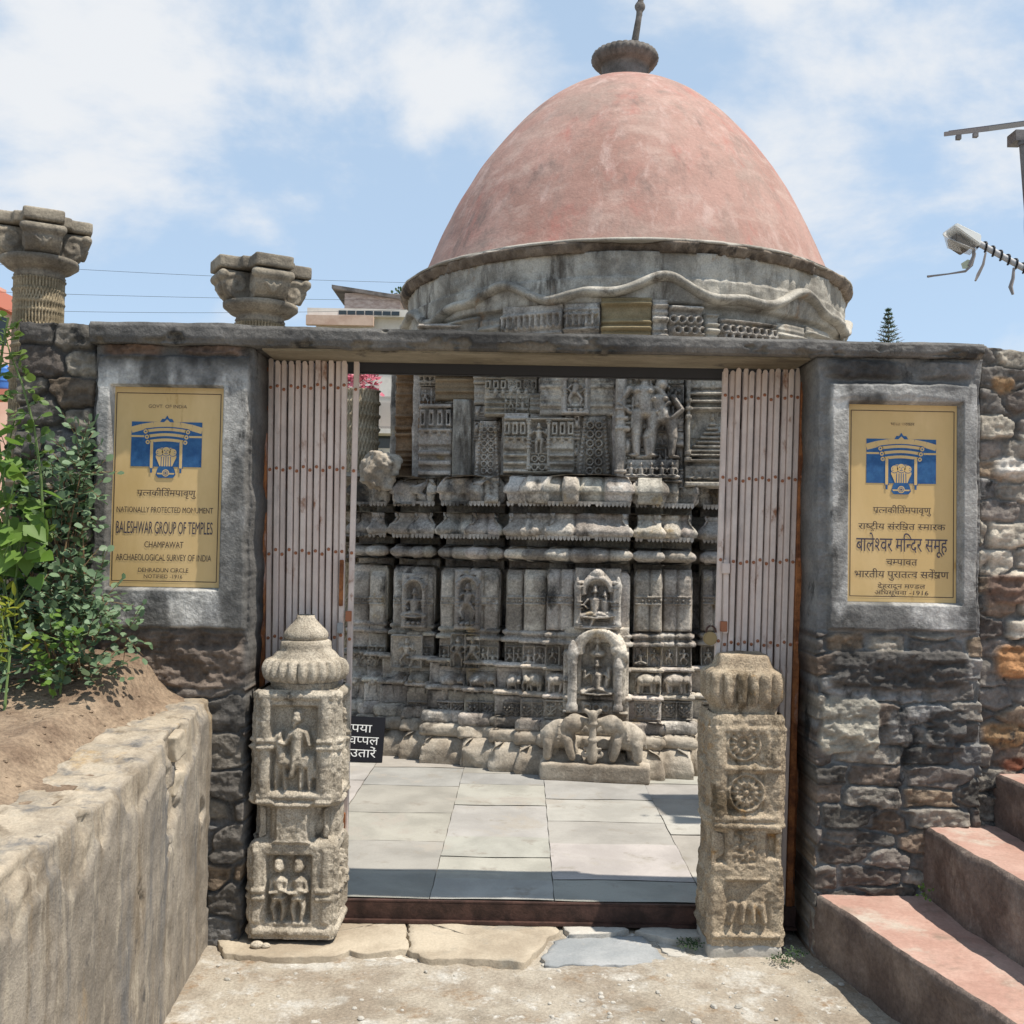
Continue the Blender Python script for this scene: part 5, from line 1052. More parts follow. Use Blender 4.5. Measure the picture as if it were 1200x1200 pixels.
# the two kneeling elephants at the foot of the shrine and the lotus post between them
def big_elephant(px, dr, seed):
    v = 2.06; u, zg = pu(px, 889, v); z0 = pu(694, 889, v)[1]; mb = MB(); k = .325
    def Q(a, b, c): return W(u + dr * a * k, v + b * k, z0 + c * k)
    R = Matrix.Rotation(-TH, 3, 'Z')
    ellipsoid(mb, Q(-.12, -.02, .50), (.33 * k, .26 * k, .30 * k), R @ Matrix.Rotation(dr * -.35, 3, 'Y')); ellipsoid(mb, Q(-.28, .0, .44), (.24 * k, .25 * k, .27 * k), R)
    ellipsoid(mb, Q(.20, .06, .74), (.21 * k, .20 * k, .20 * k), R); ellipsoid(mb, Q(.02, .20, .74), (.10 * k, .05 * k, .17 * k), R @ Matrix.Rotation(dr * .35, 3, 'Y'))
    tr = [Q(.30, .08, .82), Q(.46, .09, .78), Q(.56, .08, .66), Q(.54, .07, .50), Q(.60, .06, .40)]
    for i, (a, b) in enumerate(zip(tr, tr[1:])): bone(mb, a, b, (.095 - .016 * i) * k, (.08 - .016 * i) * k)
    for a, b in ((-.34, .16), (-.20, -.18)): bone(mb, Q(a, b, .34), Q(a - .02, b, .06), .125 * k, .10 * k)
    for a, b in ((.06, .16), (.12, -.14)): bone(mb, Q(a, b, .40), Q(a + .04, b + .02, .20), .11 * k, .095 * k); bone(mb, Q(a + .04, b + .02, .20), Q(a + .10, b, .05), .095 * k, .085 * k)
    bone(mb, Q(-.5, .05, .55), Q(-.53, .08, .25), .03 * k, .022 * k)
    for t in np.linspace(0, 1, 10):    # girth rope and blanket hem
        a_ = -1.2 + 2.4 * t; ellipsoid(mb, Q(-.14 + .02 * math.sin(a_), .26 * math.cos(a_) - .0, .50 + .30 * math.sin(a_)), (.028 * k,) * 3, None, 6, 4)
    return remesh(mb, 'kneeling_elephant', base_mat, temple, .0085, 3)
e1 = big_elephant(662, 1, 1); e2 = big_elephant(727, -1, 2); e1['label'] = 'left carved elephant facing the lotus post'; e2['label'] = 'right carved elephant facing the lotus post'
u, z0 = pu(694, 890, 2.12); mb = MB()
q = lambda a, c: W(u + a, 2.12, z0 + c)
bone(mb, q(0, 0), q(0, .20), .035, .024); bone(mb, q(0, .20), q(0, .30), .022, .034); ellipsoid(mb, q(0, .13), (.036, .036, .02)); ellipsoid(mb, q(0, .24), (.036, .036, .018))
for sg in (-1, 1):
    for t in np.linspace(0, 5.2, 20): ellipsoid(mb, q(sg * (.055 + (.034 - .005 * t) * math.cos(t + 1.6)), .040 + (.034 - .005 * t) * math.sin(t + 1.6)), (.012,) * 3, None, 6, 4)
    bone(mb, q(0, .29), q(sg * .05, .33), .02, .014)
remesh(mb, 'lotus_post', base_mat, temple, .007, 2)
u0, zt = pu(634, 890, 2.06); u1, _ = pu(762, 890, 2.06); mb = MB(); mb.box(W((u0 + u1) / 2, 2.00, zt / 2 - .0), ((u1 - u0) / 2, .16, zt / 2), Matrix.Rotation(-TH, 3, 'Z')); remesh(mb, 'elephant_slab', base_mat, temple, .012, 4)
# teeth under the eaves
for (u0, u1, v) in FA[1:-1]:
    for yb, dv, s_ in ((630, .045, .019), (590, .030, .019)):
        mb = MB(); zb = zc(yb); mb.box(W((u0 + u1) / 2, v + dv - .024, zb + .004), ((u1 - u0) / 2 - .004, .012, .009), Matrix.Rotation(-TH, 3, 'Z')); k = int((u1 - u0) / .027)
        for i in range(k):
            if rr.random() < .06: continue
            uc = u0 + (u1 - u0) * (i + .5) / k; mb.prism([(-.013, .012), (.013, .012), (.011, -.014), (0, -.026), (-.011, -.014)], U_, (0, 0, 1), W(uc, v + dv - .006, zb), V_ * -.03)
        mb.build('toothed_edge', M['temple_plain'], temple)
# ------ upper wall (jangha): blocks course by course
Z2 = lambda y, v=1.75, px=690: zz_(y, v, px)
_u = [(463, 489, 1.10), (490, 553, 1.34), (554, 589, 1.44), (590, 718, 1.56), (721, 802, 1.68), (804, 868, 1.64), (872, 930, 1.4)]
UF = [(-1.98, uu(463, .8, 500) + .02, .70)] + [(uu(a, v, 500), uu(b, v, 500), v) for a, b, v in _u] + [(uu(935, 1.1, 500), 1.9, .8)]
sweep('upper_wall', plan(merged(UF), -.07), dense([(0, zc(560)), (0, 3.2)], .05), MT, 31, .008, (.3, .6), .01)
def mini_shrine(f, r):
    """stacked mouldings with little openings above: a carved model of a spire"""
    h, w = f.h, f.w; f.H -= .012; z = 0
    for t, a in ((.09, .03), (.05, -.01), (.09, .026), (.05, -.01), (.08, .03), (.04, -.01)): f.rect(0, z * h, w, (z + t) * h, a, .014); z += t
    f.rect(.0, .42 * h, w, .60 * h, .014, .01); f.rect(0, .60 * h, w, .66 * h, .034, .012)
    n = max(2, round(w / .06))
    for i in range(n): c = w * (i + .5) / n; f.rect(c - .024, .68 * h, c + .024, .92 * h, .022, .006); f.carve(c - .010, .72 * h, c + .010, .86 * h, -.02, .005); f.ell(c, .60 * h, .02, .03, .03)
    f.rect(0, .93 * h, w, h, .03, .01)
def tapered(f, r):
    w, h = f.w, f.h; t = np.abs(f.X - w / 2) / (w * (.46 - .16 * f.Z / h)); f.H = np.where(t < 1, .012, -.03); f.lv = .004; inner = np.abs(f.X - w / 2) / (w * (.34 - .14 * f.Z / h)); f.H = np.where(inner < 1, .0, f.H); f.lv = 0.0; scroll_relief(f, w * .24, h * .05, w * .76, h * .92, .026, r)
    for i in range(int(h / .03)): z = .015 + i * .03; hw_ = w * (.40 - .15 * z / h); f.ell(w / 2 - hw_, z, .013, .012, .03); f.ell(w / 2 + hw_, z, .013, .012, .03)
def blocks(f, r):
    w, h = f.w, f.h; z = 0
    while z < h: t = r.uniform(.03, .055); f.rect(-.01, z, w + .01, z + t - .008, r.uniform(.0, .035), .014); z += t
def tri_niche(f, r):
    w, h = f.w, f.h; mini_shrine(f, r); f.carve(w * .36, h * .04, w * .64, h * .96, -.03, .008); f.lv = -.03; person_relief(f, w / 2, h * .36, h * .54, .06, 0, r); scroll_relief(f, w * .38, h * .05, w * .62, h * .34, .04, r); f.lv = 0; post_relief(f, w * .36, h * .06, h * .95, .014, .03); post_relief(f, w * .64, h * .06, h * .95, .014, .03)
def standing_pair(f):
    w, h = f.w, f.h; f.H -= .05; f.lv = -.05
    f.rect(0, 0, w, h * .03, .01, .01)
    person_relief(f, w * .42, h * .21, h * .78, .105, 0, random.Random(5)); person_relief(f, w * .66, h * .20, h * .70, .10, 3, random.Random(12)); f.ell(w * .18, h * .30, .03, .07, .07); f.cap(w * .26, h * .7, w * .24, h * .45, .018, .014, .07); f.ring(w * .62, h * .83, .055, .016, .06); f.ell(w * .24, h * .9, .028, .03, .07); f.cap(w * .84, h * .62, w * .86, h * .3, .016, .012, .06)
    f.rect(w * .16, h * .0, w * .95, h * .20, .0, .012); n = 5
    for i in range(n): person_relief(f, w * (.24 + .15 * i), h * .03, h * .15, .03, 2, random.Random(i + 40), lv=-.0)
    f.lv = 0; post_relief(f, w * .08, 0, h, w * .085, .045); f.cap(w * .18, h * .44, w * .02, h * .44, .022, .022, .05)
def side_shrine(f):
    w, h = f.w, f.h; f.H -= .02; f.lv = -.02; z = .32
    f.rect(0, 0, w, .05 * h, .03, .01); f.rect(0, .06 * h, w, .18 * h, .0, .01)
    for i in range(3): person_relief(f, w * (.2 + .3 * i), .06 * h, .12 * h, .03, 2, random.Random(i))
    for t in (.20, .24): f.rect(0, t * h, w, (t + .03) * h, .02, .008)
    for k in range(7): hw_ = w * .40 * (1 - k / 7) ** 1.3; f.cap(w / 2 - hw_, (.29 + .035 * k) * h, w / 2 + hw_, (.29 + .035 * k) * h, .014, .014, .036)
    f.ell(w / 2, .56 * h, .014, .03, .04)
    for t in (.60, .66, .72): f.rect(0, t * h, w, (t + .04) * h, .03, .012)
    f.rect(0, .78 * h, w, .86 * h, .0, .01); n = 5
    for i in range(n): f.ell(w * (i + .5) / n, .81 * h, .02, .035, .03); person_relief(f, w * (i + .5) / n, .86 * h, .13 * h, .035, 2, random.Random(i + 20))
    f.lv = -.02; post_relief(f, w * .06, .2 * h, h, w * .05, .04)
r2 = random.Random(77)
panel('carved_block', 491, 531, 559, 474, 1.34, lambda f: mini_shrine(f, r2), .05, .14)
panel('plain_block', 532, 553, 560, 470, 1.34, lambda f: f.noise(.01, 5, 2), .10, .18, mat=M['drum'], label='smooth repaired block on the left of the upper wall')
panel('tapered_panel', 556, 588, 560, 494, 1.44, lambda f: tapered(f, r2), .04, .12)
panel('shrine_panel', 590, 673, 556, 490, 1.56, lambda f: tri_niche(f, r2), .05, .14)
panel('tapered_panel', 675, 718, 562, 489, 1.56, lambda f: tapered(f, r2), .055, .14)
panel('standing_pair_panel', 720, 800, 566, 425, 1.68, standing_pair, .05, .16, res=.0045)
panel('side_shrine_panel', 801, 866, 572, 425, 1.64, side_shrine, .05, .14)
panel('carved_block', 511, 566, 470, 442, 1.34, lambda f: blocks(f, r2), .04, .12, mat=stone('buff_block', (.22, .16, .10), (.34, .26, .17), 4, .3, .5))
panel('carved_block', 569, 631, 489, 444, 1.44, lambda f: mini_shrine(f, r2), .08, .16)
panel('moulded_block', 633, 720, 488, 430, 1.56, lambda f: blocks(f, r2), .05, .14)
panel('niche_panel', 658, 692, 488, 430, 1.56, lambda f: niche(f, r2, 1), .095, .12)
panel('carved_block', 491, 510, 540, 470, 1.28, lambda f: blocks(f, r2), .03, .12, mat=M['temple_brown'])
panel('moulded_block', 464, 490, 563, 425, 1.10, lambda f: (blocks(f, r2), f.noise(.03, 8, 5)), .06, .2, mat=M['temple_brown'], label='brown weathered corner of the upper wall')
for (a, b, v) in _u[:-1]:
    y = 572
    while y > 440:
        hgt = r2.choice((18, 24, 32)); x = a
        while x < b - 8:
            wd = min(b - x, r2.choice((22, 30, 40))); fn = r2.choice((blocks, blocks, mini_shrine, lambda f, r: figs(f, r, .10), lambda f, r: faces(f, r))); panel('carved_block', x + 1, x + wd - 1, y - hgt + 1, y, v, lambda f: fn(f, r2), r2.uniform(-.02, .03), .14, gain=1.4); x += wd
        y -= hgt
for px0, px1, y0, y1, v in ((490, 560, 440, 380, 1.4), (562, 640, 440, 382, 1.5), (642, 720, 428, 380, 1.56), (722, 800, 423, 380, 1.62), (802, 870, 423, 380, 1.6)): panel('moulded_block', px0, px1, y0, y1, v, lambda f: blocks(f, r2), .03, .14)
# ------ round drum, cornice, dome
RC = Vector((P(729, 300, TC.y).x, TC.y, 0))
def round_wall(name, prof, mat, n=420, mod=None, parent=None): return lathe(name, prof, (RC.x, RC.y, 0), mat, parent or temple, n, mod)
zs = lambda y: P(729, y, TC.y - 1.85).z
zr = zs(300); zlow = 3.02
def drum_mod(R, Zz, th):
    x = np.cos(th) * R; y = np.sin(th) * R; a = 1.85 * (th - 4.712); j = np.abs(((a + .1) / .62) % 1 - .5) * .62
    return R + .03 * fbm(x * 4, y * 4, Zz * 5, 4, 61) + .010 * fbm(x * 18, y * 18, Zz * 18, 2, 62) - .014 * np.exp(-((.31 - j) / .010) ** 2)
drum = round_wall('drum', dense([(1.83, zlow), (1.83, zs(358)), (1.88, zs(354)), (1.895, zs(340)), (1.895, zs(326)), (1.875, zs(324)), (1.885, zr + .03)], .012), M['drum'], 520, drum_mod)
# wavy serpent band running round the drum
n = 520; th = np.linspace(0, 2 * np.pi, n, endpoint=False); a = 1.85 * (th - 4.712); zc_ = zs(340) + .062 * np.sin(a * 5.1 + 1.2) + .03 * np.sin(a * 11 + .4) + .02 * fbm(np.cos(th) * 3, np.sin(th) * 3, 0, 3, 4)
m = 12; V = []
for k in range(m):
    t = math.pi * (k / (m - 1)) ; rr_ = 1.885 + .07 * math.sin(t) ; zz = zc_ + .038 * -math.cos(t); nn = .008 * fbm(np.cos(th) * 30, np.sin(th) * 30, zz * 20, 2, 8); V.append(np.stack([RC.x + (rr_ + nn) * np.cos(th), RC.y + (rr_ + nn) * np.sin(th), zz + np.zeros(n)], -1))
i = np.arange(m - 1)[:, None]; j = np.arange(n)[None]
mesh_np('serpent_band', np.concatenate(V), np.stack([i * n + j, i * n + (j + 1) % n, (i + 1) * n + (j + 1) % n, (i + 1) * n + j], -1).reshape(-1, 4), M['drum'], temple)
# carved blocks round the foot of the drum, following its curve
def ring_block(a0, a1, z0, z1, r_, fn, mat, name, seed):
    w_ = (a1 - a0) * r_; f = F(w_, z1 - z0, .007); fn(f); f.H = f.H * 1.7; f.noise(.005, 18, seed); f.noise(.006, 5, seed + 1); e = np.minimum(np.minimum(f.X, f.w - f.X), np.minimum(f.Z, f.h - f.Z)); f.H -= .015 * (1 - sst(0, .014, e)); f.blur(1)
    t = a0 + f.X / r_; R = r_ + f.H; V = np.stack([RC.x + R * np.sin(t), RC.y - R * np.cos(t), f.Z + z0], -1); nz, nx = f.X.shape; i = np.arange(nz * nx).reshape(nz, nx)
    Q = np.stack([i[:-1, :-1], i[:-1, 1:], i[1:, 1:], i[1:, :-1]], -1).reshape(-1, 4); b = np.concatenate([i[0, :-1], i[:-1, -1], i[-1, :0:-1], i[:0:-1, 0]]); tb = t.ravel()[b]; B = np.stack([RC.x + (r_ - .1) * np.sin(tb), RC.y - (r_ - .1) * np.cos(tb), V.reshape(-1, 3)[b][:, 2]], -1); k = np.arange(len(b)); o = nz * nx
    return mesh_np(name, np.concatenate([V.reshape(-1, 3), B]), np.concatenate([Q, np.stack([b, o + k, o + (k + 1) % len(b), b[(k + 1) % len(b)]], -1)]), mat, temple)
def ang(px, r_=1.86):
    r0 = ray(px, 370); o = Vector((0, 0)) - Vector((RC.x, RC.y)); d = Vector((r0.x, r0.y)).normalized(); b_ = o.dot(d); c_ = o.dot(o) - r_ * r_; disc_ = max(0, b_ * b_ - c_); q = o + d * (-b_ - math.sqrt(disc_)); return math.atan2(q.x, -q.y)
za, zbk = zlow, zs(357)
def lattice(f, r): 
    f.H -= .01; x = .03
    while x < f.w: f.ring(x, f.h * .62, .026, .009, .03); f.ring(x + .03, f.h * .35, .026, .009, .03); x += .06
    f.rect(0, f.h * .85, f.w, f.h, .025, .01)
def tiers(f, r):
    blocks(f, r); x = .02
    while x < f.w: f.rect(x, f.h * .4, x + .02, f.h * .75, .04, .006); x += .045
yel = stone('yellow_block', (.24, .19, .11), (.38, .31, .19), 4, .25, .5); ed = [(480, 520, 352, blocks, M['drum']), (522, 562, 358, blocks, M['drum']), (564, 588, 364, blocks, M['drum']), (590, 660, 352, tiers, MT), (662, 703, 354, tiers, MT), (705, 763, 349, lambda f, r: blocks(f, r), yel), (764, 782, 352, blocks, MT), (783, 823, 357, lambda f, r: lattice(f, r), MT), (825, 840, 365, blocks, M['drum']), (842, 906, 369, lambda f, r: lattice(f, r), MT), (908, 940, 366, blocks, M['drum']), (942, 968, 362, blocks, M['drum'])]
for i, (a, b, yt, fn, mt_) in enumerate(ed): ring_block(ang(a), ang(b), za, zs(yt) - .0, 1.885, lambda f: fn(f, r2), mt_, 'drum_block', i * 3)
def rim_mod(R, Zz, th):
    x = np.cos(th) * R; y = np.sin(th) * R; fl = np.abs(np.sin(th * 62 + 2 * fbm(x * 3, y * 3, 0, 2, 9)))
    un = sst(zr + .10, zr + .02, Zz) * sst(1.86, 1.90, R); chip = sst(.05, .35, fbm(x * 2.6, y * 2.6, Zz * 2, 4, 71)) * sst(1.88, 1.93, R)
    return R + .022 * fbm(x * 5, y * 5, Zz * 6, 4, 72) - un * .05 * fl * .7 - chip * .07
zR = zs(289)
prof = dense([(1.80, zr + .03), (1.895, zr + .025), (1.925, zr + .02), (1.94, zr + .04), (1.95, zr + .075), (1.945, zr + .088), (1.85, zr + .09)], .010); tp = round_wall('cornice_top', dense([(1.80, zr + .088), (1.953, zr + .088), (1.955, zr + .10), (1.93, zr + .115), (1.86, zr + .135), (1.70, zr + .165)], .010), M['rimtop'], 640, lambda R, Zz, th: R + .014 * fbm(np.cos(th) * R * 6, np.sin(th) * R * 6, Zz * 6, 3, 72) - .04 * sst(.05, .35, fbm(np.cos(th) * R * 2.6, np.sin(th) * R * 2.6, 0, 4, 71)) * sst(1.88, 1.93, R))
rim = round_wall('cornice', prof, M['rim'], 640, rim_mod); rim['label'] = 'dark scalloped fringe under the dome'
dome_prof = [(1.80, zr + .12), (1.765, zr + .21), (1.70, 4.02), (1.60, 4.26), (1.47, 4.53), (1.31, 4.80), (1.14, 5.04), (.95, 5.26), (.76, 5.44), (.56, 5.575), (.37, 5.665), (.20, 5.72), (.03, 5.735)]
def smoothp(p, it=3):
    p = dense(p, .03)
    for _ in range(12): p = [p[0]] + [((a[0] + 2 * b[0] + c[0]) / 4, (a[1] + 2 * b[1] + c[1]) / 4) for a, b, c in zip(p, p[1:], p[2:])] + [p[-1]]
    return p
def dome_mod(R, Zz, th): x = np.cos(th) * R; y = np.sin(th) * R; return R + .014 * fbm(x * 1.5, y * 1.5, Zz * 1.5, 3, 81) + .004 * fbm(x * 6, y * 6, Zz * 6, 3, 82)
dome = round_wall('dome', smoothp(dome_prof), M['dome'], 200, dome_mod); dome['label'] = 'pink lime washed dome with grey weather stains'
def am_mod(R, Zz, th): k = sst(5.86, 5.89, Zz) * sst(6.08, 6.04, Zz) * sst(.2, .26, R); return R * (1 - .05 * k * (1 - np.abs(np.sin(th * 16)) ** .7))
zt = P(729, 83, TC.y).z; s_ = zt - 5.72; 
p = [(.215, 5.66), (.215, 5.72), (.205, 5.83), (.215, 5.86), (.27, 5.885), (.298, 5.92), (.302, 5.95), (.285, 5.985), (.24, 6.005), (.20, 6.015), (.16, 6.04), (.10, 6.06), (.02, 6.065)]
fin = lathe('amalaka', dense(p, .012), (RC.x, RC.y, 0), M['amalaka'], temple, 160, am_mod, .008, 5)
q0 = P(744, 44, TC.y); mb = MB(); r = random.Random(2)
bone(mb, P(744, 48, TC.y), P(749, 18, TC.y), .034, .028); bone(mb, P(749, 18, TC.y), P(752, -12, TC.y), .030, .024); bone(mb, P(752, -12, TC.y), P(757, -30, TC.y), .03, .01); ellipsoid(mb, P(750, 8, TC.y), (.05, .035, .05)); ellipsoid(mb, P(751, -6, TC.y), (.045, .035, .035)); bone(mb, P(753, -2, TC.y), P(762, -14, TC.y), .018, .014)
remesh(mb, 'spire_stump', M['amalaka'], fin, .01, 2)
# ------ stub wall of the temple's left wing that shows beside the gate leaf
q = P(444, 556, 7.9); o = rock('stone_fragment', q + Vector((0, 0, .03)), (.11, .10, .13), Matrix.Rotation(.35, 3, 'Y') @ Matrix.Rotation(.4, 3, 'Z'), base_mat, None, .014, .05, 9, 3)
tag(o, 'broken buff stone fragment lying on the temple base beside the left gate leaf', 'stone')
# ------ black board leaning at the foot of the temple
def blackboard():
    d = 7.42; a = P(352, 878, d); b = P(449, 878, d); h = .32; w_ = b.x - a.x; R = Matrix.Rotation(-.22, 3, 'X'); c = Vector(((a.x + b.x) / 2, d + .035, .165))
    mb = MB(); mb.box(c, (w_ / 2, .008, h / 2), R @ Matrix.Rotation(.03, 3, 'Y')); root = mb.build('notice_board', plain('board_black', (.012, .012, .016), .5), None, bevel=.003); tag(root, 'small black board with white Hindi writing leaning at the foot of the temple', 'sign')
    white = plain('white_paint', (.75, .75, .73), .6)
    for tk, row, cx_, wd in (('कृपया', .075, .60, .23), ('जूते_व_चप/पल', -.01, .56, .46), ('बाहर_उतारें', -.10, .58, .40)):
        v, f = line_mesh(list(tk), wd, .052, True); tm = MB(); off = {.075: w_ * .99 - .115 - .085, -.01: w_ * .99 - wd / 2 - .03, -.10: w_ * .97 - wd / 2 - .03}[row]
        tm.add([c + (R @ Matrix.Rotation(.03, 3, 'Y')) @ Vector((-w_ / 2 + off + x, -.0096, row - .026 + y)) for x, y in v], f); tm.build('lettering', white, root)
blackboard()
# ------------------------------------------------------------------ carved columns with bracket capitals inside the court
def column(px, ytop, d, scale, rot, lab, short):
    zt = P(px, ytop + 15, d).z; x = P(px, ytop, d).x; root = empty('carved_column', (x, d, 0), lab, 'column', 'columns with cross shaped bracket capitals'); s_ = scale; c = lambda z: (x, d, z)
    top = zt
    def spin(v): return Matrix.Rotation(rot, 3, 'Z') @ Vector(v)
    def wob(name, mb, vox=.012): return remesh(mb, name, M['capital'], root, vox, 3)
    mb = MB()
    for k in range(2): mb.box(c(top - .045 * s_), ((.335 if k == 0 else .135) * s_, (.135 if k == 0 else .335) * s_, .045 * s_), Matrix.Rotation(rot, 3, 'Z'))
    mb.box(c(top - .045 * s_), (.19 * s_, .19 * s_, .044 * s_), Matrix.Rotation(rot, 3, 'Z')); wob('top_slab', mb)
    for k in range(4):
        mb = MB(); R = Matrix.Rotation(rot + k * math.pi / 2, 3, 'Z'); pr_ = [(.10, -.10), (.315, -.10), (.322, -.125), (.315, -.150), (.300, -.158), (.305, -.175), (.300, -.205), (.275, -.25), (.235, -.285), (.18, -.305), (.10, -.31)]
        o_ = Vector(c(top)); mb.prism([(a * s_, b * s_) for a, b in pr_], R @ Vector((1, 0, 0)), (0, 0, 1), o_ - R @ Vector((0, .115 * s_, 0)), R @ Vector((0, .23 * s_, 0)))
        bone(mb, o_ + R @ Vector((.300 * s_, -.12 * s_, -.135 * s_)), o_ + R @ Vector((.300 * s_, .12 * s_, -.135 * s_)), .036 * s_, .036 * s_)
        for sg in (-1, 1):   # scrolls on the cheeks, leaf on the front
            for t in np.linspace(0, 7, 26): rr_ = (.085 - .0095 * t) * s_; ellipsoid(mb, o_ + R @ Vector((.205 * s_ + rr_ * math.cos(t), sg * .115 * s_, -.20 * s_ + rr_ * math.sin(t))), (.016 * s_,) * 3, None, 6, 4)
        for sg in (-1, 0, 1): bone(mb, o_ + R @ Vector((.285 * s_, 0, -.255 * s_)), o_ + R @ Vector((.312 * s_, sg * .05 * s_, -.20 * s_)), .016 * s_, .010 * s_)
        wob('bracket', mb, .009)
    lathe('dish', dense([(.14 * s_, -.45 * s_), (.16 * s_, -.44 * s_), (.175 * s_, -.42 * s_), (.165 * s_, -.40 * s_), (.175 * s_, -.385 * s_), (.215 * s_, -.37 * s_), (.262 * s_, -.33 * s_), (.262 * s_, -.30 * s_), (.18 * s_, -.28 * s_)], .012), c(top), M['capital'], root, 72, None, .006, 3)
    z1 = top - .44 * s_
    def sm(R, Zz, th):
        a = np.abs(((th * 24 / np.pi) % 1) - .5) * 2; zz = (z1 - Zz) / .07; b = np.abs((zz % 1) - .5) * 2; row = np.floor(zz).astype(int) % 3; k = np.where(row == 0, a * .8 + b * .2, np.where(row == 1, np.abs(a - b), np.minimum(a, 1 - b)))
        return R - .020 * sst(.35, .7, k) + .010 * sst(.82, .95, b) - .006
    lathe('shaft', dense([(.185 * s_, .02), (.185 * s_, z1 - short), (.178 * s_, z1 - short + .02), (.178 * s_, z1)], .012), c(0), stone('shaft_carving', (.20, .16, .10), (.37, .30, .20), 5, .3, .4), root, 220, sm)
    return root
column(49, 243, 6.3, .86, math.radians(-62), 'tall carved column with a cross shaped capital at the left edge', .5)
column(307, 295, 6.6, .90, math.radians(-60), 'carved column whose grey cross shaped capital rises above the lintel', .5)
def short_column():
    q = P(423, 458, 8.6); root = empty('carved_column', (q.x, q.y, 0), 'short buff carved column seen through the gateway beside the left gate leaf', 'column')
    def sm(R, Zz, th):
        a = np.abs(((th * 16 / np.pi) % 1) - .5) * 2; zz = Zz / .11; b = np.abs((zz % 1) - .5) * 2; return R - .020 * sst(.3, .7, np.abs(a - b)) + .016 * sst(.7, .9, b)
    lathe('shaft', dense([(.155, 0), (.155, q.z)], .014), (q.x, q.y, 0), stone('buff_carving', (.26, .21, .14), (.44, .37, .27), 5, .3, .4), root, 150, sm); lathe('base_ring', dense([(.26, -.12), (.26, -.06), (.21, -.02), (.16, 0)], .02), (q.x, q.y, P(425, 555, 8.6).z), base_mat, root, 40, None, .01)
short_column()
# ------------------------------------------------------------------ houses beyond
def B(px0, py0, px1, py1, d): a = P(px0, py1, d); b = P(px1, py0, d); return a.x, b.x, a.z, b.z
wh = stone('white_wall', (.60, .55, .49), (.70, .66, .60), 1, .05, .1, fine=8); brick = stone('grey_brick', (.30, .235, .21), (.44, .37, .335), 3, .2, .2, fine=9, stretch=(1, 1, 3)); tin = stone('tin_roof', (.10, .09, .085), (.19, .17, .16), 2, .1, .1); glassm = plain('dark_window', (.03, .04, .045), .1, 0, 0, .5); railm = plain('rail_paint', (.45, .40, .36), .5); blue = plain('blue_paint_wall', (.30, .46, .68), .7)
def bx(par, name, x0, x1, z0, z1, y0, y1, m, bev=.0): mb = MB(); mb.box(((x0 + x1) / 2, (y0 + y1) / 2, (z0 + z1) / 2), ((x1 - x0) / 2, (y1 - y0) / 2, (z1 - z0) / 2)); return mb.build(name, m, par, bevel=bev)
def white_house():
    D = 45; root = empty('house', (P(430, 500, D).x, D, 0), 'white house with railed balcony and a brick room on its flat roof', 'house'); x0, x1, _, zt = B(366, 374, 520, 560, D); bx(root, 'wall', x0, x1 + 2, .5, zt, D, D + 8, wh)
    a = B(362, 366, 530, 374, D); bx(root, 'parapet', a[0], a[1], zt - .02, a[3], D - .4, D + .2, wh)
    p0 = B(398, 366, 470, 378, D)
    for i in range(7): c = p0[0] + (p0[1] - p0[0]) * (i + .5) / 7; bx(root, 'parapet_slot', c - .17, c + .17, a[3] - .28, a[3] - .10, D - .43, D - .38, glassm)
    f_ = stone('tiled_edge', (.50, .34, .26), (.62, .46, .36), 2, .1, .1); a2 = B(362, 374, 440, 384, D); bx(root, 'terrace_edge', a2[0], a2[1], a2[2], a2[3] - .01, D - .7, D - .42, f_)
    q = B(399, 338, 466, 368, D); r_ = bx(root, 'roof_room', q[0], q[1], q[2] - .5, q[3], D + 1, D + 4, brick)
    mb = MB(); e0 = P(388, 334, D + .6); e1 = P(474, 348, D + .6); mb.prism([(e0.x, e0.z - .10), (e1.x, e1.z - .08), (e1.x, e1.z + .08), (e0.x, e0.z + .06)], (1, 0, 0), (0, 0, 1), (0, D + .75, 0), (0, 3.4, 0)); mb.build('roof', tin, r_)
    # balcony with railing, lower floor with window
    b0 = B(410, 460, 480, 505, D); bx(root, 'balcony_slab', b0[0], b0[1], b0[2] - .2, b0[2], D - 1.2, D - .02, wh); zr_ = B(410, 470, 480, 505, D)[3]
    mb = MB()
    for i in range(60): c = b0[0] + (b0[1] - b0[0]) * (i + .5) / 60; mb.box((c, D - 1.1, (b0[2] + zr_) / 2), (.012, .012, (zr_ - b0[2]) / 2))
    mb.box(((b0[0] + b0[1]) / 2, D - 1.1, zr_), ((b0[1] - b0[0]) / 2, .03, .03)); mb.build('railing', railm, root)
    for px in (434,): c = P(px, 480, D - 1.1).x; bx(root, 'railing_post', c - .07, c + .07, b0[2], zr_ + .1, D - 1.16, D - 1.04, wh)
    w_ = B(440, 500, 464, 525, D); bx(root, 'window', w_[0], w_[1], w_[2], w_[3], D - .04, D + .02, glassm); w_ = B(418, 474, 432, 498, D)
    for px0, px1 in ((417, 431), (446, 460)): w_ = B(px0, 472, px1, 500, D); bx(root, 'door', w_[0], w_[1], w_[2], w_[3], D - .03, D + .02, railm)
    return root
white_house()
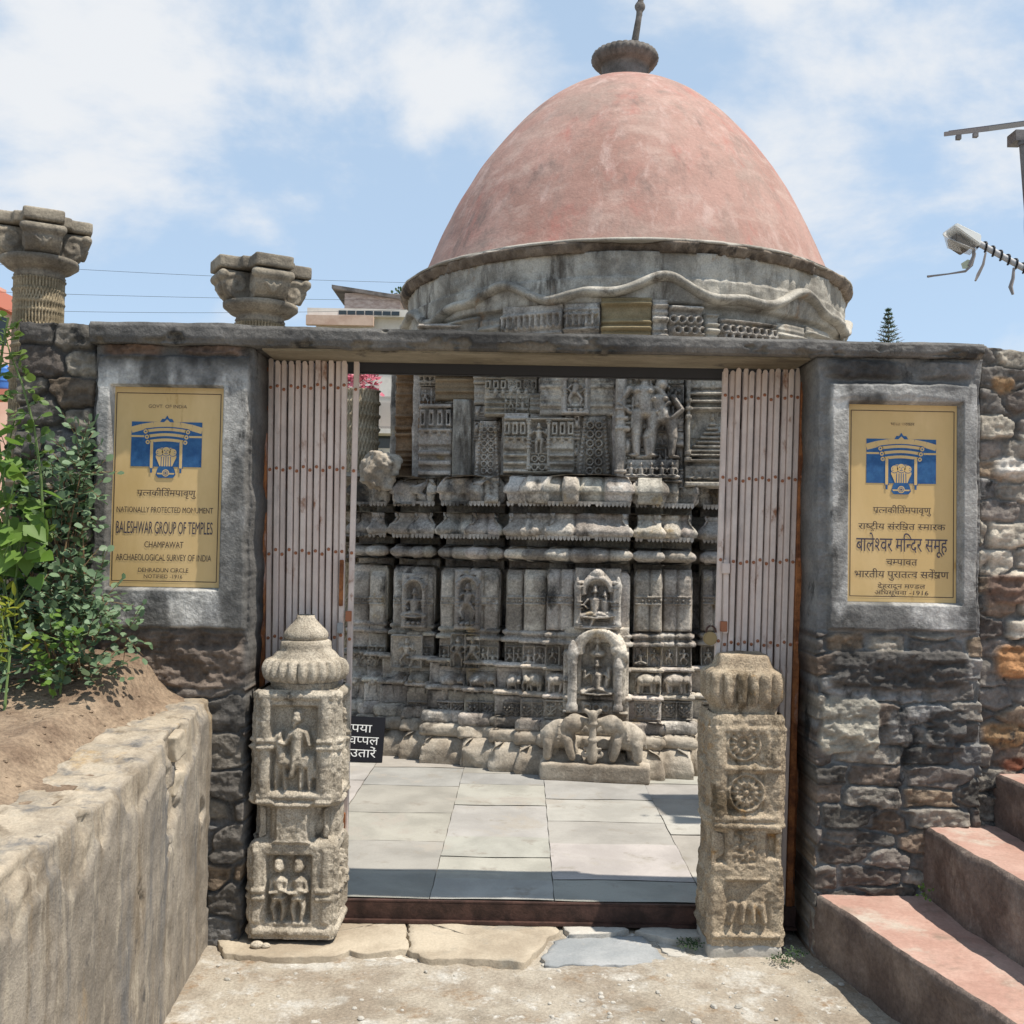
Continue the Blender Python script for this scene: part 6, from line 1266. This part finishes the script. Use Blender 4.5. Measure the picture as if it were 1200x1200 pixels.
def pink_house():
    D = 32; root = empty('house', (P(0, 400, D).x, D, 0), 'pink house with a salmon roof edge behind the left column', 'house'); pk = stone('pink_wall', (.60, .36, .28), (.68, .45, .36), 1, .05, .1); sal = plain('salmon_edge', (.62, .22, .15), .7)
    xe = lambda px: P(px, 400, D + 3).x
    x0, _, z0, z1 = B(-120, 346, 27, 470, D); bx(root, 'wall', x0, xe(22), .5, z1, D, D + 3, pk); x0, _, z0, z1 = B(-125, 330, 36, 347, D); bx(root, 'roof', x0, xe(29), z0, z1, D - .4, D + 3.2, sal); x0, _, z0, z1 = B(-90, 318, 16, 331, D); bx(root, 'parapet', x0, xe(14), z0, z1, D + .3, D + 2.5, pk)
    for a_, b_ in ((-8, 8), (-40, -20)): w_ = B(a_, 372, b_, 405, D); bx(root, 'window', w_[0], w_[1], w_[2], w_[3], D - .05, D + .02, glassm)
    w_ = B(-130, 456, 20, 462, D - 1.4); bx(root, 'balcony_slab', w_[0], w_[1], w_[2], w_[3], D - 1.4, D - .02, sal)
pink_house()
q = P(1, 456, 31); ztk = P(1, 427, 31).z - q.z; tank = lathe('water_tank', dense([(.24, 0), (.25, .02), (.25, ztk * .3), (.265, ztk * .33), (.25, ztk * .36), (.25, ztk * .62), (.265, ztk * .65), (.25, ztk * .68), (.25, ztk * .85), (.12, ztk * .96), (.11, ztk), (.01, ztk)], .05), (q.x, 31.15, q.z + .01), plain('blue_plastic', (.05, .16, .45), .4), None, 32); tag(tank, 'blue water tank on the balcony of the pink house at the left edge', 'water tank')
def blue_stair():
    D = 24; root = None; a = P(440, 520, D); b = P(470, 575, D); mb = MB(); mb.prism([(a.x - .35, a.z + .1), (b.x, b.z - .2), (b.x, .3), (a.x - .35, .3)], (1, 0, 0), (0, 0, 1), (0, D, 0), (0, .2, 0)); o = mb.build('stair_parapet', blue, None); tag(o, 'pale blue sloping stair parapet beyond the short carved column', 'parapet'); mb = MB(); mb.prism([(a.x - .4, a.z + .1), (b.x + .1, b.z - .25), (b.x + .1, b.z - .1), (a.x - .4, a.z + .25)], (1, 0, 0), (0, 0, 1), (0, D - .06, 0), (0, .32, 0)); mb.build('coping', wh, o)
blue_stair()
# ------------------------------------------------------------------ overhead wires
for k, (y0, y1, sag) in enumerate(((306, 333, 4), (340, 352, 3), (361, 360, 6))):
    pts = [P(-60 + 620 * t, y0 + (y1 - y0) * t + sag * 4 * t * (1 - t), 30 + 6 * t) for t in np.linspace(0, 1, 24)]; mb = MB(); mb.tube(pts, .006, 5); o = mb.build('power_line', M['black'], None); tag(o, ('top', 'middle', 'lowest')[k] + ' of three thin power lines crossing the sky at the left', 'wire', 'power lines')
# ------------------------------------------------------------------ solar street lamp at the right
def lamp():
    d = 5.5; p0 = P(1197, 166, d); steel = stone('dull_steel', (.10, .09, .09), (.20, .185, .18), 8, .1, .1, .5); alu = plain('aluminium', (.30, .29, .28), .5, .2); pv = plain('solar_cell', (.02, .03, .06), .15, 0, 0, .5); whitep = plain('white_plastic', (.75, .75, .72), .45)
    root = empty('solar_lamp', (p0.x, d, 0), 'solar lamp on a steel pole with a plastic wrapped lamp head, at the right', 'street lamp')
    mb = MB(); mb.tube([(p0.x + .32, d, -.1), (p0.x + .012, d, p0.z)], .024, 16); mb.tube([(p0.x + .013, d, p0.z - .02), (p0.x + .012, d, p0.z)], .03, 16); mb.build('pole', steel, root, smooth=True)
    e0 = P(1158, 151, d); e1 = P(1290, 133, d); dirx = (e1 - e0).normalized(); c = (e0 + e1) / 2; R = Matrix.Rotation(-math.atan2(dirx.z, dirx.x), 3, 'Y') @ Matrix.Rotation(.335, 3, 'X'); L_ = (e1 - e0).length / 2
    mb = MB(); mb.box(c + R @ Vector((0, .27, 0)), (L_, .27, .013), R); pn = mb.build('solar_panel', alu, root, bevel=.002); mb = MB(); mb.box(c + R @ Vector((0, .27, .0145)), (L_ - .02, .25, .002), R); mb.build('cells', pv, pn)
    for px in (1125, 1145): mb = MB(); mb.box(P(px, 161 - (px - 1113) * .135, d) + Vector((0, .02, 0)), (.012, .012, .012)); mb.build('bolt', steel, root)
    mb = MB(); mb.box(P(1197, 156, d) + Vector((0, .05, -.01)), (.03, .05, .03)); mb.build('clamp', steel, root)
    a = P(1143, 283, d); b = P(1210, 320, d); mb = MB(); mb.tube([a, b, (p0.x, d, b.z - .02)] if False else [a, b], .017, 14); mb.tube([b, Vector((p0.x + .09, d, b.z - .01))], .017, 12); mb.build('arm', plain('pale_pipe', (.48, .47, .47), .5), root, smooth=True)
    mb = MB(); ax = (b - a).normalized(); s1 = ax.cross(Vector((0, 1, 0))).normalized(); s2 = ax.cross(s1); pts = [a + ax * (.33 * t) + (s1 * math.cos(t * 44) + s2 * math.sin(t * 44)) * .023 for t in np.linspace(.06, 1, 120)]; mb.tube(pts, .0055, 6)
    mb.tube([Vector((p0.x + .015 + .075 * t + .028 * math.cos(t * 5), d + .028 * math.sin(t * 5), p0.z - .05 - .9 * t)) for t in np.linspace(0, 1, 50)], .005, 6); mb.build('cable', M['black'], root, smooth=True)
    q0 = P(1111, 262, d); q1 = P(1146, 278, d); ax = (q1 - q0).normalized(); up = Vector((0, 1, 0)).cross(ax) * -1; c = (q0 + q1) / 2 + Vector((.005, 0, -.03)); R = Matrix((ax, Vector((0, 1, 0)), ax.cross(Vector((0, 1, 0))))).transposed()
    mb = MB(); hl = (q1 - q0).length / 2; w_ = .085
    v = [(-hl, -w_, -.012), (hl, -w_ * .6, -.03), (hl, w_ * .6, -.03), (-hl, w_, -.012), (-hl, -w_, .012), (hl * .8, -w_ * .6, .025), (hl * .8, w_ * .6, .025), (-hl, w_, .012)]; mb.add([c + R @ Vector(q) for q in v], [(0, 1, 2, 3), (4, 7, 6, 5), (0, 4, 5, 1), (2, 6, 7, 3), (1, 5, 6, 2), (0, 3, 7, 4)]); hd = mb.build('lamp_head', whitep, root, bevel=.006)
    pl = bpy.data.materials.new('clear_plastic'); pl.use_nodes = True; n_, l_ = G(pl); bs = n_['Principled BSDF']; bs.inputs['Base Color'].default_value = (.75, .74, .72, 1); bs.inputs['Roughness'].default_value = .25; bs.inputs['Alpha'].default_value = .45
    mb = MB(); v = [P(1105, 274, d), P(1113, 268, d + .06), P(1140, 282, d + .06), P(1146, 292, d), P(1136, 299, d), P(1110, 291, d), P(1112, 280, d - .07), P(1138, 290, d - .07)]; mb.add(v, [(0, 1, 2, 5), (2, 3, 4, 5), (0, 5, 4, 7, 6), (3, 7, 4), (0, 6, 7, 3)]); mb.build('plastic_wrap', pl, root, smooth=False)
    mb = MB(); v = [c + R @ Vector(q) for q in ((-hl * .7, -.06, -.03), (hl * .6, -.05, -.05), (hl * .6, .05, -.05), (-hl * .7, .06, -.03), (-hl * .4, -.05, -.075), (hl * .4, -.04, -.09), (hl * .4, .04, -.09), (-hl * .4, .05, -.075))]; mb.add(v, [(0, 1, 2, 3), (4, 7, 6, 5), (0, 4, 5, 1), (2, 6, 7, 3), (1, 5, 6, 2), (0, 3, 7, 4)]); mb.build('reflector', plain('lamp_inside', (.16, .14, .12), .4), root, bevel=.004)
    rag = plain('grey_tape', (.26, .23, .215), .8)
    for pts, wd in (([(1143, 297), (1139, 311), (1131, 318), (1112, 321), (1096, 323), (1087, 324)], .012), ([(1155, 296), (1152, 310), (1146, 322), (1143, 329)], .016), ([(1188, 314), (1187, 326), (1184, 336), (1187, 345)], .020), ([(1141, 288), (1141, 300), (1136, 312)], .022)):
        mb = MB(); P3 = [P(x, y, d - .01 - .01 * (i % 2)) for i, (x, y) in enumerate(pts)]; n_ = len(P3); mb.tube(P3, [wd * (.6 + .4 * ((i * 7) % 3) / 2) * .6 for i in range(n_)], 5); mb.build('torn_tape', rag, root, smooth=True)
    mb = MB(); mb.add([P(1126, 309, d - .01), P(1134, 304, d - .015), P(1141, 306, d - .02), P(1136, 315, d - .012), P(1128, 315, d - .01)], [(0, 1, 2, 3, 4)]); mb.build('torn_tape', plain('greenish_scrap', (.48, .50, .36), .6), root)
lamp()
# ------------------------------------------------------------------ plants
LEAF = [(0, 0, 0), (.30, .26, .05), (.42, .55, .06), (.26, .86, .03), (0, 1.0, -.06), (-.26, .86, .03), (-.42, .55, .06), (-.30, .26, .05), (0, .5, -.02)]
HEART = [(0, .08, 0), (.28, -.08, .05), (.50, .16, .08), (.40, .52, .05), (0, 1.1, -.10), (-.40, .52, .05), (-.50, .16, .08), (-.28, -.08, .05), (0, .45, -.03)]
NARROW = [(0, 0, 0), (.12, .25, .03), (.15, .5, .03), (.10, .8, 0), (0, 1.05, -.08), (-.10, .8, 0), (-.15, .5, .03), (-.12, .25, .03), (0, .5, -.01)]
def leaf(V, Fc, p, d, up, size, tpl):
    d = d.normalized(); x = d.cross(up); x = x.normalized() if x.length > 1e-4 else Vector((1, 0, 0)); nrm = x.cross(d); k = len(V)
    for a, b, c in tpl: V.append(p + (x * a + d * b + nrm * c) * size)
    Fc.extend((k + 8, k + i, k + (i + 1) % 8) for i in range(8))
def rv(r, s=1): return Vector((r.gauss(0, s), r.gauss(0, s), r.gauss(0, s)))
def bush(name, label, cat, spots, n, size, mat, stem_mat, root_pt, tpl=LEAF, sprig=5, seed=1, group=None, droop=.2, stems=10):
    """spots: (centre, radii, weight) lumps that the sprigs fill"""
    r = random.Random(seed); V = []; Fc = []; st_ = MB(); root = empty(name, root_pt, label, cat, group); ws = [s[2] for s in spots]; tips = []
    for _ in range(n):
        c, ra, _w = r.choices(spots, ws)[0]; u = rv(r).normalized() * (r.random() ** .45); p = Vector(c) + Vector((u.x * ra[0], u.y * ra[1], u.z * ra[2])); out_ = (Vector((u.x, u.y * 1.2 - .55, u.z + .35)) + rv(r, .35)).normalized(); tips.append(p)
        L_ = size * sprig * .55
        for i in range(sprig):
            t = i / max(1, sprig - 1); q = p + out_ * L_ * t + Vector((0, 0, -droop * size * t * t)); side = out_.cross(Vector((0, 0, 1))).normalized() * (1 if i % 2 else -1); dd = (side * (1 if i < sprig - 1 else .1) + out_ * .7 + rv(r, .22)).normalized() if sprig > 1 else (out_ + rv(r, .3) + Vector((0, 0, -.5))).normalized()
            upv = (Vector((0.15, -.55, .8)) + rv(r, .35)).normalized(); leaf(V, Fc, q, dd, upv, size * r.uniform(.65, 1.15), tpl)
        if sprig > 1: st_.tube([p, p + out_ * L_], [size * .05, size * .03], 4, cap=False)
    base = Vector(root_pt)
    for _ in range(stems):
        tp = r.choice(tips); mid = base.lerp(tp, .5) + Vector((r.uniform(-.05, .05), r.uniform(-.03, .03), .08)); st_.tube([base + Vector((r.uniform(-.06, .06), r.uniform(-.04, .04), -.03)), mid, tp], [.0045, .0035, .0025], 5, cap=False)
    mesh_np('foliage', [tuple(v) for v in V], [], mat, root, smooth=True, T=Fc); st_.build('stem', stem_mat, root, smooth=True); return root
rose = leafmat('rose_leaf', (.075, .13, .065), (.20, .29, .165), .3); darkl = leafmat('shade_leaf', (.02, .045, .018), (.05, .10, .035), .25); bright = leafmat('bright_leaf', (.12, .22, .035), (.20, .32, .07), .45); mid = leafmat('young_rose_leaf', (.09, .16, .03), (.17, .24, .06), .4); yel_l = leafmat('yellow_leaf', (.20, .24, .02), (.32, .33, .04), .45); stemm = stone('twig', (.13, .08, .045), (.22, .15, .08), 20, .2, .2); gst = plain('green_stem', (.12, .18, .06), .6)
D = 4.05
S = lambda px, py, rx, ry, d=D, w_=1: (P(px, py, d), (rx / 1200 * d, .09, ry / 1200 * d), w_)
bush('rose_bush', 'rose bush with small rounded grey green leaves below the English board', 'bush', [S(85, 560, 18, 60, 4.12, 1.8), S(72, 650, 32, 60, 4.08, 2.2), S(85, 725, 40, 45, 4.02, 3), S(70, 765, 52, 38, 3.92, 3), S(105, 790, 30, 20, 3.9, 1), S(146, 738, 13, 18, 4.05, .8), S(108, 695, 18, 30, 4.08, 1.4), S(50, 590, 30, 60, 4.15, 1.2)], 250, .039, rose, stemm, (P(85, 800, 3.98).x, 3.98, 1.0), LEAF, 5, 11, stems=16)
bush('shrub', 'dark leafy shrub filling the corner against the left rubble wall', 'bush', [S(45, 660, 55, 80, 4.24, 3), S(15, 570, 35, 50, 4.24, 1.2), S(30, 740, 60, 60, 4.2, 2), S(88, 580, 18, 55, 4.26, 1)], 220, .045, darkl, stemm, (P(30, 800, 4.2).x, 4.2, 1.0), LEAF, 3, 12, stems=10)
bush('vine', 'bright green vine with big heart shaped leaves at the left edge', 'vine', [S(10, 590, 40, 80, 3.9, 3), S(35, 640, 20, 50, 3.92, 1), S(5, 520, 22, 40, 3.95, 1), S(-25, 640, 45, 90, 3.9, 2)], 75, .082, bright, gst, (P(-20, 790, 3.9).x, 3.9, .98), HEART, 1, 13, droop=.6, stems=14)
bush('garden_plant', 'small yellow green plant with narrow leaves low at the left edge', 'plant', [S(4, 735, 18, 24, 3.85, 2), S(-20, 720, 30, 40, 3.85, 1)], 26, .05, yel_l, gst, (P(-5, 800, 3.75).x, 3.75, .95), NARROW, 5, 14, stems=8)
bush('seedling', 'fresh green seedling among the lower rose stems', 'plant', [S(82, 745, 16, 8, 3.86, 1), S(52, 776, 10, 8, 3.86, .5)], 12, .035, bright, gst, (P(78, 800, 3.88).x, 3.88, 1.0), LEAF, 5, 15, stems=4)
def cane():
    r = random.Random(8); V = []; Fc = []; mb = MB(); root = empty('climbing_rose', (P(45, 790, 4.0).x, 4.0, 1.0), 'tall thin rose cane with sparse leaves rising past the left rubble wall', 'plant'); path = [P(x, y, d) for x, y, d in ((60, 790, 4.02), (52, 640, 4.0), (48, 560, 3.98), (40, 500, 3.96), (26, 450, 3.95), (12, 415, 3.94), (4, 385, 3.93))]; path2 = [P(x, y, d) for x, y, d in ((30, 780, 4.0), (8, 600, 3.96), (-6, 480, 3.95), (4, 400, 3.94), (10, 372, 3.93))]
    for pth in (path, path2):
        mb.tube(pth, [.006, .0055, .005, .0045, .004, .003, .002][:len(pth)], 6)
        for a, b in zip(pth[1:], pth[2:]):
            for k in range(6):
                p = a.lerp(b, (k + r.random()) / 6); o = Vector((r.choice((-1, 1)) * r.uniform(.6, 1), -.4, r.uniform(-.1, .5))).normalized(); mb.tube([p, p + o * .05], .0018, 4, cap=False)
                for i in range(3): leaf(V, Fc, p + o * (.02 + .018 * i), (o + rv(r, .5)).normalized(), (Vector((.1, -.6, .7)) + rv(r, .35)).normalized(), r.uniform(.025, .046), LEAF)
    mesh_np('foliage', [tuple(v) for v in V], [], mid, root, T=Fc); mb.build('stem', gst, root, smooth=True)
cane()
# bougainvillea beyond the gate, weeds at the pillar foot
pk = leafmat('pink_bract', (.50, .10, .16), (.70, .28, .32), .35)
bush('bougainvillea', 'pink flowering bush in front of the white house', 'bush', [(P(424, 448, 20), (.30, .2, .22), 1)], 90, .11, pk, stemm, (P(424, 470, 20).x, 20, P(424, 540, 20).z), LEAF, 3, 21, stems=6)
bush('weed', 'thin green moss at the foot of the tan pillar beside the steps', 'plant', [(P(914, 1124, 4.25), (.06, .04, .006), 1), (P(932, 1116, 4.28), (.05, .03, .006), .7)], 90, .008, darkl, gst, (P(920, 1122, 4.25).x, 4.25, GZ), LEAF, 3, 22, stems=0)
bush('weed', 'tiny green weed growing on the second step against its riser', 'plant', [(P(1083, 1045, 4.2), (.025, .02, .012), 1)], 10, .012, bright, gst, (P(1083, 1049, 4.2).x, 4.2, .157), LEAF, 3, 23, stems=0)
bush('weed', 'green moss tuft left of the tan pillar foot', 'plant', [(P(808, 1106, 4.38), (.06, .04, .005), 1)], 60, .008, darkl, gst, (P(808, 1104, 4.4).x, 4.4, -.1), LEAF, 3, 24, stems=0)
# far conifers
def conifer(px, ytop, ybase, d, wpx, label, seed):
    r = random.Random(seed); t = P(px, ytop, d); b = P(px, ybase, d); root = empty('conifer', (t.x, d, .5), label, 'tree'); mb = MB(); mb.tube([(t.x, d, .2), (t.x, d, t.z)], [.22, .02], 8); V = []; Fc = []; h = t.z - b.z; z = t.z
    k = 0
    while z > b.z - h * .6:
        f_ = (t.z - z) / h; R_ = wpx / 1200 * d * min(1.3, .18 + .85 * f_); nb_ = 7
        for i in range(nb_):
            a = 2 * math.pi * (i + .4 * k) / nb_ + r.uniform(-.2, .2); tip = Vector((t.x + R_ * math.cos(a), d + R_ * math.sin(a), z + R_ * .35)); p0 = Vector((t.x, d, z)); mb.tube([p0, tip], [.03, .01], 4, cap=False)
            for s_ in range(14): q = p0.lerp(tip, (s_ + 1) / 22); leaf(V, Fc, q, ((tip - p0).normalized() * .6 + rv(r, .5)), rv(r).normalized(), .16, NARROW)
        z -= h / 6.5; k += 1
    mesh_np('crown', [tuple(v) for v in V], [], leafmat('needle', (.06, .11, .07), (.12, .18, .11), .2), root, T=Fc); mb.build('trunk', stemm, root)
conifer(1041, 364, 398, 60, 15, 'top of a conifer rising behind the right end of the lintel', 3)
bush('tree', 'round green tree beside the brick roof room', 'tree', [(P(470, 362, 58), (.7, .6, .9), 1)], 160, .22, darkl, stemm, (P(470, 400, 58).x, 58, .6), LEAF, 3, 25, stems=5)
